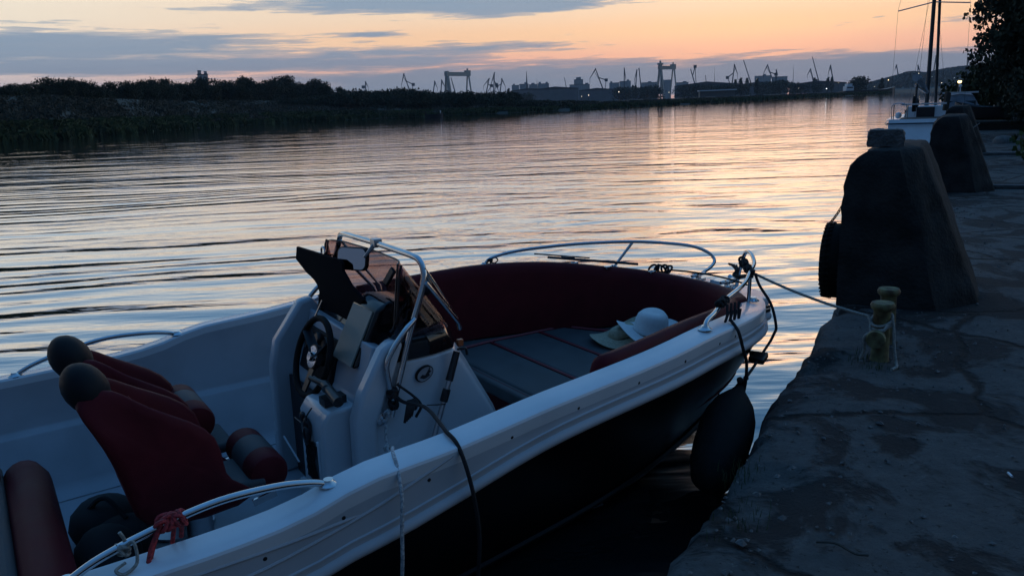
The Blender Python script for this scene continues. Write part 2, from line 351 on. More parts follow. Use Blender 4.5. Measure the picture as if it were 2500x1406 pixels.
# ------------------------------------------------------------------ river
def water_mat():
    mt = bpy.data.materials.new('river_water'); nt = nodes(mt)
    o = N(nt, 'ShaderNodeOutputMaterial'); df = N(nt, 'ShaderNodeBsdfDiffuse'); df.inputs[0].default_value = (.010, .016, .018, 1)
    p = N(nt, 'ShaderNodeBsdfGlossy'); p.inputs['Roughness'].default_value = .03; p.inputs['Color'].default_value = (.97, .98, 1, 1)
    lw = N(nt, 'ShaderNodeLayerWeight'); lw.inputs[0].default_value = .5
    mxs = N(nt, 'ShaderNodeMixShader'); LK(nt, df, 0, mxs, 1); LK(nt, p, 0, mxs, 2); LK(nt, mxs, 0, o, 0)
    tc = N(nt, 'ShaderNodeTexCoord'); pos = tc
    def mapped(rot, sc):
        a = N(nt, 'ShaderNodeMapping'); a.inputs['Rotation'].default_value = (0, 0, radians(rot)); a.inputs['Scale'].default_value = sc
        LK(nt, tc, 'Object', a, 'Vector'); return a
    def noise(rot, sc, scale, detail=2, rough=.5, dist=0.):
        n = N(nt, 'ShaderNodeTexNoise'); n.inputs['Scale'].default_value = scale; n.inputs['Detail'].default_value = detail
        n.inputs['Roughness'].default_value = rough; n.inputs['Distortion'].default_value = dist
        LK(nt, mapped(rot, sc), 0, n, 'Vector'); return n.outputs[0]
    def wave(rot, lam, dist, dsc, detail=1.5, prof='SIN'):
        n = N(nt, 'ShaderNodeTexWave', wave_type='BANDS', bands_direction='Y', wave_profile=prof); n.inputs['Scale'].default_value = .314/lam
        n.inputs['Distortion'].default_value = dist; n.inputs['Detail'].default_value = detail; n.inputs['Detail Scale'].default_value = dsc
        wz = N(nt, 'ShaderNodeTexNoise'); wz.inputs['Scale'].default_value = .11; wz.inputs['Detail'].default_value = 1.5; LK(nt, tc, 'Object', wz, 'Vector')
        wa = N(nt, 'ShaderNodeVectorMath', operation='MULTIPLY_ADD'); wa.inputs[1].default_value = (0, 3.4, 0); LK(nt, wz, 'Color', wa, 0); LK(nt, mapped(rot, (1, 1, 1)), 0, wa, 2)
        LK(nt, wa, 0, n, 'Vector'); return n.outputs['Fac']
    def ma(op, a, b, c=None):
        n = N(nt, 'ShaderNodeMath', operation=op)
        for i, q in enumerate((a, b, c)):
            if q is None: continue
            if isinstance(q, (int, float)): n.inputs[i].default_value = q
            else: nt.links.new(q, n.inputs[i])
        return n.outputs[0]
    def mr(v, a, b, c, d):
        n = N(nt, 'ShaderNodeMapRange', interpolation_type='SMOOTHSTEP'); nt.links.new(v, n.inputs[0])
        for i, q in enumerate((a, b, c, d)): n.inputs[1+i].default_value = q
        return n.outputs[0]
    sx = N(nt, 'ShaderNodeSeparateXYZ'); LK(nt, tc, 'Object', sx, 0); X, Y = sx.outputs[0], sx.outputs[1]
    ratio = ma('DIVIDE', X, ma('MAXIMUM', Y, 1.0))
    left = mr(ratio, -.18, .10, 1.0, .0)                      # wake crests on the left half of the view
    patch = mr(noise(12, (.25, 1, 1), .35, 2), .36, .62, .25, 1.0)
    h = ma('MULTIPLY', ma('MULTIPLY', wave(-9, .70, 4.6, .42), left), ma('MULTIPLY', patch, .0115))
    h = ma('ADD', h, ma('MULTIPLY', ma('MULTIPLY', wave(-4, 1.5, 4.2, .5, 2.0), ma('MULTIPLY_ADD', left, .75, .25)), ma('MULTIPLY', patch, .0125)))
    h = ma('ADD', h, ma('MULTIPLY', wave(7, 2.9, 4.0, .25), .012))
    h = ma('ADD', h, ma('MULTIPLY', noise(22, (.30, 1, 1), 1.1, 2, .5, .5), .012))
    h = ma('ADD', h, ma('MULTIPLY', wave(14, 1.05, 5.0, .6), ma('MULTIPLY', mr(noise(-20, (.3, 1, 1), .22, 2), .45, .62, 0., 1.), .008)))
    right = mr(ratio, -.12, .12, .25, 1.0)
    cells = noise(10, (.42, 1, 1), 1.25, 1.5, .45, .35)
    h = ma('ADD', h, ma('MULTIPLY', ma('MULTIPLY', cells, right), .056))
    fine = noise(14, (.30, 1, 1), 3.6, 2, .5, .2)
    h = ma('ADD', h, ma('MULTIPLY', ma('MULTIPLY', fine, ma('MULTIPLY_ADD', right, .75, .2)), .013))
    mid = ma('MULTIPLY', mr(ratio, -.22, -.08, 0., 1.), mr(ratio, .10, .22, 1., 0.))
    h = ma('ADD', h, ma('MULTIPLY', ma('MULTIPLY', noise(4, (.6, 1, 1), 2.3, 1.0, .4, .9), mid), .016))
    h = ma('ADD', h, ma('MULTIPLY', noise(-6, (.22, 1, 1), 7.5, 2, .5, .2), .0042))
    big = noise(5, (.35, 1, 1), .16, 2, .5)
    h = ma('ADD', h, ma('MULTIPLY', big, .13))
    h = ma('MULTIPLY', h, mr(Y, 4.0, 14.0, 1.75, 1.0))         # steeper ripples close to the quay
    h = ma('DIVIDE', h, ma('ADD', 1.0, ma('POWER', ma('DIVIDE', ma('MAXIMUM', Y, 0.0), 55.0), 1.3)))     # small waves average out far away
    b = N(nt, 'ShaderNodeBump'); b.inputs['Strength'].default_value = 1; b.inputs['Distance'].default_value = 1.0
    nt.links.new(h, b.inputs['Height']); LK(nt, b, 0, p, 'Normal'); LK(nt, b, 0, lw, 'Normal')
    nt.links.new(ma('MULTIPLY_ADD', ma('POWER', lw.outputs['Facing'], 1.8), .95, .04), mxs.inputs[0])
    return mt
wm = MB(); wm.add([(-3500, -400, 0), (3500, -400, 0), (3500, 4600, 0), (-3500, 4600, 0)], [(0, 1, 2, 3)])
water = tag(wm.build('river', [water_mat()], smooth=0), kind='structure')

# ------------------------------------------------------------------ far bank terrain
WL = [(-1500, 420), (-700, 395), (-300, 374), (0, 350), (150, 340), (300, 327), (480, 313), (673, 301), (850, 293), (1050, 284), (1250, 276), (1420, 268), (1620, 258), (1800, 249), (1980, 239), (2100, 233), (2172, 229.5), (2200, 226.5), (2260, 224), (2330, 221.5), (2420, 217), (2600, 209.5)]
def bank_pt(px, f, z):
    p = on_z(px, interp(px, WL), 0); q = CAM+(p-CAM)*f; return V((q.x, q.y, z))
def bank_z(px, f):
    d = (f-1)
    return -.4 if d < -.01 else (.15 if d < .005 else (1.0 if d < .04 else (2.0 if d < .15 else 2.6)))
rows = [(.985, -.5), (1.0, .02), (1.012, .45), (1.04, .9), (1.1, 1.4), (1.18, 1.7), (1.35, 2.2), (1.8, 2.4), (3, 2.5), (6, 2.6), (14, 2.8), (26, 3)]
MOUND = [(-1500, 4.4), (500, 4.2), (760, 4.3), (860, 3.2), (1000, 2.4), (1180, 1.5), (1260, .5), (1400, .2), (2600, 0)]
MK = [(1.0, 0), (1.012, .05), (1.04, .28), (1.1, .66), (1.18, 1.0), (1.35, 1.1), (1.8, .8), (3, .3), (6, 0)]
def ground_z(px, f):                      # height of the far bank
    z = interp(f, rows); return z+(spline(px, MOUND)*interp(f, MK) if f > 1 else 0)
rows = rows[:6]+[(1.26, 1.95)]+rows[6:]; rows = rows[:4]+[(1.07, 1.15)]+rows[4:]
xs = list(range(-1500, 2601, 25)); vs = []; fs = []
for f, z in rows:
    for px in xs:
        nz = mnoise.noise((px*.011, f*7, 3.3)); dz = nz*.9*max(0, z)/2.5
        gz_ = ground_z(px, f); vs.append(bank_pt(px+6*mnoise.noise((px*.05, f*9, 1)), f, gz_+((dz*1.1+.5*mnoise.noise((px*.04, f*21, 6)))*(1 if f > 1.03 else .3) if f < 3 else 0)))
n = len(xs)
for j in range(len(rows)-1):
    for i in range(n-1): fs.append((j*n+i, j*n+i+1, (j+1)*n+i+1, (j+1)*n+i))
tm = MB(); tm.add(vs, fs)
M['soil'] = mat('grassy_soil', (.036, .04, .026), .95, vscale=.08, col2=(.022, .026, .017), bump=.08, bscale=.8)
tag(tm.build('far_bank', 'soil', smooth=180), kind='structure')
# reeds and scrub on it: uncountable
def leafquad(mb, p, s, tall=1.0):
    a = random.uniform(0, 2*pi); u = V((cos(a), sin(a), random.uniform(-.3, .3)))*s*.5; w = V((random.uniform(-.5, .5), random.uniform(-.5, .5), 1)).normalized()*s*.5*tall
    mb.add([p-u-w, p+u-w, p+u*.6+w, p-u*.6+w], [(0, 1, 2, 3)])
rm = MB(); dg = MB()
for k in range(90000):
    px = random.uniform(-250, 2180); t = random.random(); low = k % 9 < 3
    f = 1.0+(.035*t if low else .012+.20*t**1.3)
    if mnoise.noise((px*.02, f*30, 5)) < (-.3 if low else -.8): continue
    gz = ground_z(px, f); p = bank_pt(px, f, gz); d = p.y
    s = random.uniform(.4, .9)*(1+d/400)*(1.0 if px < 900 else .7)*(.85 if low else .42+.5*max(0, mnoise.noise((px*.03, f*26, 2))))
    leafquad(rm if low else dg, p+V((0, 0, s*.3+.25*max(0, mnoise.noise((px*.015, f*20, 8))))), s, 1.5 if low else 1.1)
tag(rm.build('reeds', 'reedg', smooth=0), 'green reeds along the water of the far bank', 'reeds', kind='stuff')
tag(dg.build('dry_grass', 'reed', smooth=0), 'dry grass and scrub on the slope of the far bank', 'grass', kind='stuff')

# ------------------------------------------------------------------ trees
def make_crown(mb, shape, n, s, seedv, gap=.18, tall=1.0):
    """leaf clumps through an uneven crown. shape: list of (centre, radii)"""
    for c, r in shape:
        c = V(c); r = V(r)
        k = int(n*(r.x*r.y*r.z)**(2/3)/sum((q[1][0]*q[1][1]*q[1][2])**(2/3) for q in shape))
        for _ in range(k):
            d = V((random.gauss(0, 1), random.gauss(0, 1), random.gauss(0, 1))).normalized()
            rad = random.random()**.42
            q = V((d.x*r.x, d.y*r.y, d.z*r.z))*rad
            ns = mnoise.noise((c+q)*1.1/max(r)*2.2+V((seedv, 0, 0)))
            if ns < -gap and rad > .45: continue
            q *= 1+.22*mnoise.noise((d*2.3)+V((seedv, 4, 1)))
            leafquad(mb, c+q, s*random.uniform(.6, 1.35), tall)
def trunk_mesh(mb, h, r, limbs, sd):
    pts = [V((0.12*h*.2*mnoise.noise((sd, z*.6, 0)), .1*h*.2*mnoise.noise((0, sd, z*.6)), z)) for z in [h*i/6 for i in range(7)]]
    mb.tube(pts, [r*(1.25 if i == 0 else 1-.13*i) for i in range(7)], 7)
    for (z, a, l, up) in limbs:
        b = V((0, 0, z)); e = b+V((cos(a)*l, sin(a)*l, up))
        mb.tube([b, (b+e)*.5+V((0, 0, -.06*l)), e], [r*.45, r*.3, r*.12], 6)
def tree_proto(name, label, cat, group, h, cw, n, s, sd, style='round', leaf='leafd'):
    o = thing(name, label, cat, None, group)
    random.seed(sd)
    t = MB(); lim = [(h*(.3+.08*i), i*2.1+sd, cw*.55, h*.16) for i in range(5)]
    if style == 'bush': lim = [(h*.08, i*1.3, cw*.4, h*.4) for i in range(5)]
    trunk_mesh(t, h*(.8 if style != 'bush' else .4), h*.02+.03, lim, sd); t.build('trunk', 'bark', o)
    c = MB()
    if style == 'poplar':
        sh = [((0, 0, h*.55), (cw*.38, cw*.38, h*.42)), ((.1*cw, 0, h*.34), (cw*.45, cw*.45, h*.24)), ((-.06*cw, .05, h*.78), (cw*.26, cw*.26, h*.2))]
    elif style == 'bush':
        sh = [((random.uniform(-.4, .4)*cw, random.uniform(-.3, .3)*cw, h*random.uniform(.35, .6)), (cw*.33, cw*.33, h*random.uniform(.3, .42))) for _ in range(6)]
    else:
        sh = [((random.uniform(-.35, .35)*cw, random.uniform(-.35, .35)*cw, h*random.uniform(.35, .78)), (cw*random.uniform(.2, .34),)*2+(h*random.uniform(.14, .24),)) for _ in range(10)]
        sh.append(((0, 0, h*.5), (cw*.36, cw*.36, h*.34))); sh += [((cw*.25*cos(q*2.1), cw*.25*sin(q*2.1), h*.2), (cw*.3, cw*.3, h*.2)) for q in range(3)]
    make_crown(c, sh, n, s, sd)
    c.build('crown', leaf, o, smooth=0)
    return o
def place(o, px, d, py_top, base_z, hproto, used, rz=None, label=None, sx=1.0, cat=None):
    """stand a copy on the ground at depth d so that its height fits the sight line"""
    b = at_d(px, 200, d); top = at_d(px, py_top, d)
    h = max(.5, top.z-base_z); s = h/hproto
    mw = Matrix.Translation((b.x, b.y, base_z)) @ Matrix.Rotation(random.uniform(0, 6.28) if rz is None else rz, 4, 'Z') @ Matrix.Diagonal((s*sx, s*sx, s, 1))
    if o.name not in used: used.add(o.name); o.matrix_world = mw; r = o
    else: r = copy_tree(o, mw)
    if label: r['label'] = label
    return r
used = set()
GB = 'trees in the dense dark line on the left far bank'; LB = 'dark bushy tree in the dense tree line along the left of the far bank'
pa = [tree_proto('bushy_tree', LB, 'tree', GB, 8, 8.5, 5200, .30, 11), tree_proto('bushy_tree', LB, 'tree', GB, 8, 7, 4600, .30, 23), tree_proto('bushy_tree', LB, 'tree', GB, 8, 10, 5600, .30, 37)]
random.seed(5)
TOP = [(-250, 205), (-60, 190), (0, 197), (60, 200), (110, 190), (150, 183), (185, 186), (230, 196), (262, 204), (300, 194), (350, 190), (400, 193), (445, 198), (500, 190), (540, 193), (575, 187), (620, 186), (650, 190), (690, 183), (715, 186), (740, 192), (765, 190), (800, 200), (830, 206), (850, 211)]
px = -230
while px < 850:
    w = on_z(px, interp(px, WL)).y; d = w*random.uniform(1.24, 1.5)
    place(random.choice(pa), px, d, spline(px, TOP)+random.choice((-6, -2, 0, 5, 10, 16))+random.uniform(-3, 3), ground_z(px, d/w)-1.6, 8, used, sx=random.uniform(.62, .95))
    px += random.uniform(11, 17)*(1.2 if px < 300 else 1)
GC = 'bushes on the middle of the far bank'; LC = 'low dark bush on the far bank in front of the shipyard cranes'
pb_ = [tree_proto('low_bush', LC, 'bush', GC, 4, 6.5, 2600, .28, 41, 'bush'), tree_proto('low_bush', LC, 'bush', GC, 4, 5, 2400, .28, 43, 'bush')]
TOPB = [(700, 238), (800, 228), (860, 216), (900, 215), (960, 211), (1000, 213), (1060, 217), (1120, 220), (1180, 220), (1250, 222), (1262, 240), (1350, 243), (1500, 246), (1700, 243), (1900, 238), (2100, 229)]
px = 690
while px < 1255:
    w = on_z(px, interp(px, WL)).y; d = w*random.uniform(1.08, 1.2)
    place(random.choice(pb_), px, d, spline(px, TOPB)+random.uniform(-2, 5), ground_z(px, d/w)-.2, 4, used, sx=random.uniform(1.0, 1.5))
    px += random.uniform(13, 22)
GD = 'shrubs along the edge of the low far shore'; LD = 'small dark shrub on the low shore below the shipyard buildings'
pc = tree_proto('shore_shrub', LD, 'bush', GD, 4, 9, 900, .5, 47, 'bush')
px = 1262
while px < 2100:
    w = on_z(px, interp(px, WL)).y; d = w*random.uniform(1.05, 1.14)
    place(pc, px, d, spline(px, TOPB)+random.uniform(-2.5, 2.5), ground_z(px, d/w)-.2, 4, used, sx=random.uniform(1.2, 1.9))
    px += random.uniform(20, 34)
# shipyard trees, half a kilometre and more away
GE = 'round trees among the shipyard halls'; LE = 'dark round tree standing among the shipyard halls across the river'
GF = 'poplars among the shipyard halls'; LF = 'slim dark poplar standing among the shipyard halls across the river'
pe = tree_proto('round_tree', LE, 'tree', GE, 8, 8, 1300, .5, 53); pf = tree_proto('poplar_tree', LF, 'tree', GF, 10, 3.2, 900, .45, 59, 'poplar')
for px, top in ((1255, 222), (1270, 226), (1283, 222), (1515, 208), (1528, 205), (1575, 206), (1590, 203), (1602, 206), (1668, 202), (1684, 200), (1700, 199), (1716, 201), (1732, 200), (1748, 203), (1764, 201), (1782, 199), (1816, 197), (1860, 196), (1872, 193), (1886, 192), (1902, 190), (1916, 189), (1935, 196), (1945, 200), (1966, 198), (2000, 200)):
    place(pe, px, 950*random.uniform(.9, 1.2), top+random.uniform(-1, 1), 2.6, 8, used, sx=random.uniform(.9, 1.3))
for px, top in ((1240, 214), (1249, 220), (1546, 206), (1552, 207), (1796, 192), (1808, 188), (1824, 188), (1848, 190), (1988, 188), (1994, 192), (2021, 187), (2031, 186)):
    place(pf, px, 950*random.uniform(.9, 1.2), top, 2.6, 10, used)
big = tree_proto('spreading_tree', 'broad dark spreading tree on the far shore beside the moored ship', 'tree', None, 8, 11, 3000, .45, 61)
place(big, 2092, 640, 184, 2.4, 8, used, sx=1.1)
lone = tree_proto('narrow_tree', 'narrow dark tree standing alone behind the bow of the moored ship', 'tree', None, 8, 3.6, 1300, .4, 67, 'poplar')
place(lone, 2153, 640, 190, 2.4, 8, used)

# ------------------------------------------------------------------ shipyard far away
def Z3(p): return V((p.x, p.y, 2.8))
def dirs_at(px):                      # right and away unit vectors for a sight line
    r = ray(px, 230); a = V((r.x, r.y, 0)).normalized(); return V((a.y, -a.x, 0)), a
def gantry(label, xl, xr, ytop, ybeam, d, dd, tw):
    L, R = Z3(at_d(xl, 230, d)), Z3(at_d(xr, 230, d+dd))
    hl = at_d(xl, ybeam, d).z; hr = hl
    rt, aw = dirs_at(xl); span = (R-L); sd = span.normalized(); px_ = V((-sd.y, sd.x, 0))
    mw = Matrix(((sd.x, px_.x, 0, L.x), (sd.y, px_.y, 0, L.y), (0, 0, 1, L.z), (0, 0, 0, 1)))
    W = span.length; H = hl-2.8
    o = thing('gantry_crane', label, 'gantry crane', mw)
    b = MB(); b.box((W/2, 0, H-tw*.45), (W+tw*1.2, tw*.9, tw*1.0)); b.build('bridge_beam', 'gantry', o)
    for x, wd in ((0, tw*.75), (W, tw*.45)):
        g = MB()
        for sy in (-1, 1): g.bar((x, sy*tw*1.4, 0), (x, sy*tw*.28, H-tw*.95), wd*.62, wd*.7)
        g.bar((x, -tw*1.1, H*.18), (x, tw*1.1, H*.18), wd*.4); g.box((x, 0, 1.2), (wd, tw*3.4, 2.4))
        g.bar((x-tw*.9, -tw*.8, 0), (x, -tw*.3, H-tw), wd*.45) if x == 0 else None
        g.build('portal_leg', 'gantry', o)
    t = MB(); t.box((W-tw*.2, 0, H+tw*.28), (tw*1.6, tw*1.0, tw*.5)); t.box((W-tw*.2, 0, H+tw*.75), (tw*.3, tw*.3, tw*.6)); t.build('trolley_house', 'gantry', o)
    k = MB(); k.box((-tw*.1, 0, H+tw*.15), (tw*.8, tw*.8, tw*.3)); k.build('machinery_house', 'gantry', o)
    return o
gantry('pale gantry crane, the left one, wide and low with a single trolley house', 1094, 1145, 172, 177, 2400, 70, 11)
g2 = gantry('pale gantry crane, the right one, narrow and tall with a knob on each tower', 1612, 1644, 157, 162, 2400, 40, 10)
t = MB(); t.box((0, 0, (at_d(1612, 157, 2400).z-2.8)), (17, 9, 5)); t.box((0, 0, (at_d(1612, 152, 2400).z-2.8)), (4, 4, 7)); t.build('tower_cap', 'gantry', g2)
def crane(label, base, tip, beak, d, cw=None, portal=True, name='portal_crane', cat='harbour crane', scale=1.0):
    """level-luffing crane: portal, turning house, jib up to the tip, beak hanging from it"""
    b3 = Z3(at_d(base[0], 230, d)); rt, aw = dirs_at(base[0])
    mw = Matrix(((rt.x, aw.x, 0, b3.x), (rt.y, aw.y, 0, b3.y), (0, 0, 1, b3.z), (0, 0, 0, 1)))
    def loc(p):
        q = at_d(p[0], p[1], d); r = q-b3; return V((r.dot(rt), 0, r.z))
    B, T = loc(base), loc(tip); H = B.z; o = thing(name, label, cat, mw)
    w = max(2.4, d*.0019)*scale
    if portal:
        g = MB()
        for sx in (-1, 1):
            for sy in (-1, 1): g.bar((sx*4.5, sy*4.5, 0), (sx*2.2, sy*2.2, H*.62), w*.7)
        g.box((0, 0, H*.62), (6, 6, 1.6)); g.build('portal', 'cranea', o)
        c = MB(); c.box((0, 0, H*.62+3.2), (7, 5.5, 5)); c.box((-3, 0, H*.62+7), (3, 3, 3)); c.build('turning_house', 'cranea', o)
    root = V((0, 0, H*.62+3 if portal else 2))
    j = MB()
    for sy in (-1, 1): j.bar(root+V((0, sy*2, 0)), T+V((0, sy*.5, 0)), w*.8, w*.8, w*.5)
    for q in range(1, 7):
        a = root.lerp(T, q/7); j.bar(a+V((0, -2+1.5*q/7, 0)), a+V((0, 2-1.5*q/7, 0)), w*.3)
    j.build('jib', 'cranea', o)
    if beak:
        K = loc(beak); bk = MB(); bk.bar(T+(T-K)*.06, K, w*.75, w*.75, w*.3); bk.bar(root.lerp(T, .5), T+(K-T)*.25, w*.25); bk.build('beak', 'cranea', o)
        h = MB(); h.bar(K, K-V((0, 0, (T.z-K.z)*.5)), w*.2); h.build('hoist_rope', 'cranea', o)
    if cw:
        K = loc(cw); m2 = MB(); m2.bar(T.lerp(root, .35), K, w*.55); m2.box(K, (w*2, w*1.6, w*1.8)); m2.bar(K, root, w*.4); m2.build('counterweight_arm', 'cranea', o)
    return o
CR = [('small grey harbour crane, farthest left, peeping over the bushes', (893, 216), (892, 200), (899, 214), 2300, (887, 213)),
 ('tall dark harbour crane with long drooping beak, left of the wide pale gantry', (1003, 213), (986, 181), (980, 209), 2300, (1009, 207)),
 ('thin dark harbour crane just left of the wide pale gantry, outer one of a pair', (1057, 219), (1061, 199), (1068, 216), 2400, None),
 ('thin dark harbour crane close against the left leg of the wide pale gantry', (1076, 219), (1078, 196), (1087, 214), 2400, None),
 ('dark crane standing under the wide pale gantry with its jib to the left', (1113, 219), (1101, 190), None, 2500, None),
 ('dark harbour crane right of the wide pale gantry, left of three together', (1186, 219), (1194, 193), (1180, 211), 2300, (1200, 210)),
 ('tallest dark harbour crane in the middle of three right of the wide pale gantry', (1205, 219), (1207, 179), (1197, 213), 2300, (1212, 207)),
 ('dark harbour crane right of the wide pale gantry, right of three together', (1220, 219), (1225, 193), (1234, 212), 2300, (1213, 211)),
 ('large dark harbour crane with long beak reaching left by the tall apartment block', (1476, 222), (1454, 169), (1440, 192), 1900, (1480, 196)),
 ('upright dark harbour crane left of a pair, over the long low hall', (1524, 214), (1524, 168), (1528, 195), 2200, None),
 ('left crane of the closely crossed pair left of the narrow tall gantry', (1551, 216), (1555, 172), (1549, 196), 2200, None),
 ('right crane of the closely crossed pair left of the narrow tall gantry', (1566, 216), (1560, 168), (1563, 190), 2250, None),
 ('dark harbour crane with crossed jib forming an X, right of the narrow tall gantry', (1700, 210), (1686, 169), None, 2100, (1697, 163)),
 ('dark harbour crane with beak hanging to the right, left of the slanting boom', (1786, 206), (1793, 159), (1801, 183), 2000, (1776, 190)),
 ('dark harbour crane with wide spread jib and beak, right of the slanting boom', (1890, 200), (1874, 159), (1864, 180), 2100, (1894, 182)),
 ('short dark harbour crane right beside the wide spread one', (1896, 203), (1895, 171), (1899, 184), 2200, None),
 ('small dark harbour crane with bent beak left of the tallest slanting boom', (1986, 196), (1979, 169), (1971, 184), 2100, None),
 ('dark harbour crane with two close legs, right of the tallest slanting boom', (2034, 200), (2028, 160), (2022, 180), 1900, None),
 ('small dark crane showing alone above the hazy hill', (2193, 190), (2189, 159), (2185, 170), 2600, None),
 ('pale faint crane just left of the sailboat mast', (2239, 200), (2241, 160), (2248, 180), 2600, None),
 ('tall dark crane with bent beak just right of the sailboat mast', (2274, 186), (2285, 137), (2292, 156), 1900, None),
 ('dark crane half hidden by the tree at the right edge', (2357, 180), (2363, 142), (2367, 160), 1900, None)]
for lab, b, t, k, d, cw in CR: crane(lab, b, t, k, d, cw)
crane('slanting lattice boom leaning left, right of the crane with the hanging beak', (1843, 205), (1815, 147), None, 2000, None, False, 'crawler_crane', 'crane', .9)
crane('tallest slanting lattice boom leaning left, near the hazy hill', (2006, 198), (1983, 139), None, 2000, None, False, 'crawler_crane', 'crane', .9)
crane('short slanting boom left of the tall apartment block', (1389, 214), (1378, 190), None, 2400, None, False, 'crawler_crane', 'crane', .7)
crane('small slanting boom right of the X shaped crane', (1729, 204), (1722, 184), None, 2400, None, False, 'crawler_crane', 'crane', .7)
def mast(label, px, y0, y1, d, w):
    b = Z3(at_d(px, 230, d)); H = at_d(px, y0, d).z-2.8
    o = thing('lattice_mast', label, 'mast', MT(b)); m_ = MB(); m_.tube([(0, 0, 0), (0, 0, H*.6), (0, 0, H)], [w, w*.5, w*.12], 6); m_.build('shaft', 'cranea', o)
    c = MB()
    for f in (.55, .68, .8): c.lathe([(.01, H*f-w*.4), (w*1.3*(1.1-f), H*f), (.01, H*f+w*.4)], n=8)
    c.build('platform', 'cranea', o)
mast('dark tapering mast standing on the pale apartment blocks', 1287, 175, 235, 2300, 4.5)
mast('thin pale mast between the small slanting boom and the hanging beak crane', 1744, 164, 210, 2300, 1.2)
mast('thin lonely mast over the wooded halls left of the bent beak crane', 1935, 159, 205, 2300, 1.3)
mast('short mast on the right end of the pale apartment blocks', 1312, 194, 235, 2300, 2.2)
def block(label, x0, x1, ytop, d, dep=14, name='apartment_block', cat='apartment block', wall='apart', steps=(), pitch=False):
    b0, b1 = Z3(at_d(x0, 230, d)), Z3(at_d(x1, 230, d)); rt, aw = dirs_at((x0+x1)/2); c = (b0+b1)/2; W = (b1-b0).length; H = at_d((x0+x1)/2, ytop, d).z-2.8
    mw = Matrix(((rt.x, aw.x, 0, c.x), (rt.y, aw.y, 0, c.y), (0, 0, 1, c.z), (0, 0, 0, 1)))
    o = thing(name, label, cat, mw); w = MB(); w.box((0, dep/2, H/2), (W, dep, H)); w.build('wall', wall, o)
    r = MB()
    if pitch: r.prism([(-W/2-.5, H), (W/2+.5, H), (W/2, H+1), (0, H+W*.05+1), (-W/2, H+1)], -.5, dep+.5, lambda a, b, h: V((a, h, b)))
    else: r.box((0, dep/2, H+.4), (W+1, dep+1, .8))
    rf = r.build('roof', 'roof', o)
    for fx, fw, hh in steps:
        s_ = MB(); s_.box((fx*W, dep/2, H+.8+hh/2), (fw*W, dep*.6, hh)); s_.build('stair_house', wall, rf)
bl = [('pale apartment block at the left end of the far blocks', 1250, 1268, 209, 2500, ((-.2, .25, 4),)), ('stepped pale apartment block next to the left end one', 1269, 1291, 206, 2450, ((.2, .3, 5),)),
 ('pale apartment block around the foot of the dark tapering mast', 1292, 1312, 207, 2500, ((0, .4, 4),)), ('pale apartment block at the right end of the far blocks', 1313, 1341, 205, 2420, ((-.3, .2, 5), (.3, .2, 4))),
 ('tallest grey apartment block standing above its neighbours', 1402, 1424, 195, 2350, ((0, .55, 6),)), ('wide grey block in front of the tallest apartment block', 1391, 1440, 207, 2300, ((.35, .15, 3),)),
 ('grey block between the large beak crane and the upright crane', 1488, 1512, 203, 2300, ((-.3, .2, 4),)), ('grey block below the upright crane', 1513, 1540, 199, 2400, ((.25, .2, 4),)),
 ('flat grey block between the crossed cranes and the narrow tall gantry', 1566, 1606, 202, 2500, ((0, .2, 3),)), ('grey block seen between the legs of the narrow tall gantry', 1618, 1638, 196, 2600, ()),
 ('low grey block right of the narrow tall gantry', 1650, 1680, 202, 2500, ((.2, .3, 3),)), ('grey block on the rise under the wide spread crane', 1842, 1880, 186, 2700, ((.1, .2, 5),)), ('pale block on the rise beside the short dark crane', 1884, 1920, 188, 2700, ())]
for lab, a, b, y, d, st in bl: block(lab, a, b, y, d, steps=st)
sh = [('low grey hall at the left end of the shipyard behind the bushes', 1252, 1330, 221, 1500), ('long pale low hall left of the two small lamps', 1300, 1412, 219, 1350), ('grey hall behind the pair of lit lamps', 1414, 1500, 221, 1400),
 ('grey hall left of the lamp under the gantry', 1536, 1604, 219, 1300), ('wide dark hall right of the lamp under the gantry', 1648, 1800, 209, 1250), ('dark hall below the slanting boom', 1800, 1905, 207, 1250), ('dark hall under the small bent beak crane', 1930, 2060, 206, 1150)]
for lab, a, b, y, d in sh: block(lab, a, b, y, d, 30, 'shipyard_hall', 'hall', 'shed', pitch=True)
block('pale ship bridge block rising over the left tree line', 488, 512, 183, 900, 8, 'bridge_tower', 'tower', 'apart', steps=((-.28, .35, 4), (.3, .3, 3)))

def ship(label, x0, x1, yd, d, bow_right=True, cab=None):
    a, b = at_d(x0, 230, d), at_d(x1, 230, d); a.z = b.z = 0; L = (b-a).length; e = (b-a).normalized(); q = V((-e.y, e.x, 0))
    mw = Matrix(((e.x, q.x, 0, a.x), (e.y, q.y, 0, a.y), (0, 0, 1, 0), (0, 0, 0, 1))); H = at_d(x1, yd, d).z
    o = thing('moored_ship', label, 'ship', mw); h = MB(); W = 4.2
    rings = []
    for t in [i/14 for i in range(15)]:
        k = 1 if t < .8 else sqrt(max(.0, 1-((t-.8)/.2)**2)); sheer = H*(.62+.38*max(0, (t-.7)/.3)**2); x = t*L
        rings.append([V((x+(-2.0*(1-.6) if t > .95 else 0), -W*k*.8-.01, -.3)), V((x, -W*k-.02, sheer)), V((x, W*k+.02, sheer)), V((x, W*k*.8+.01, -.3))])
    h.loft(rings); h.build('hull', 'shipm', o)
    if cab:
        c = MB(); c.box((cab*L, 0, H*.62+1.6), (L*.14, W*1.4, 3.2)); c.box((cab*L, 0, H*.62+4), (L*.09, W*1.2, 1.8)); c.build('superstructure', 'white', o)
        g = MB(); g.box((cab*L, -W*.7-.05, H*.62+2.2), (L*.11, .1, .8)); g.build('window_band', 'glass', o)
    m_ = MB(); m_.tube([(L*.9, 0, H*.8), (L*.9, 0, H*.8+3)], .12, 6); m_.build('foremast', 'shipm', o)
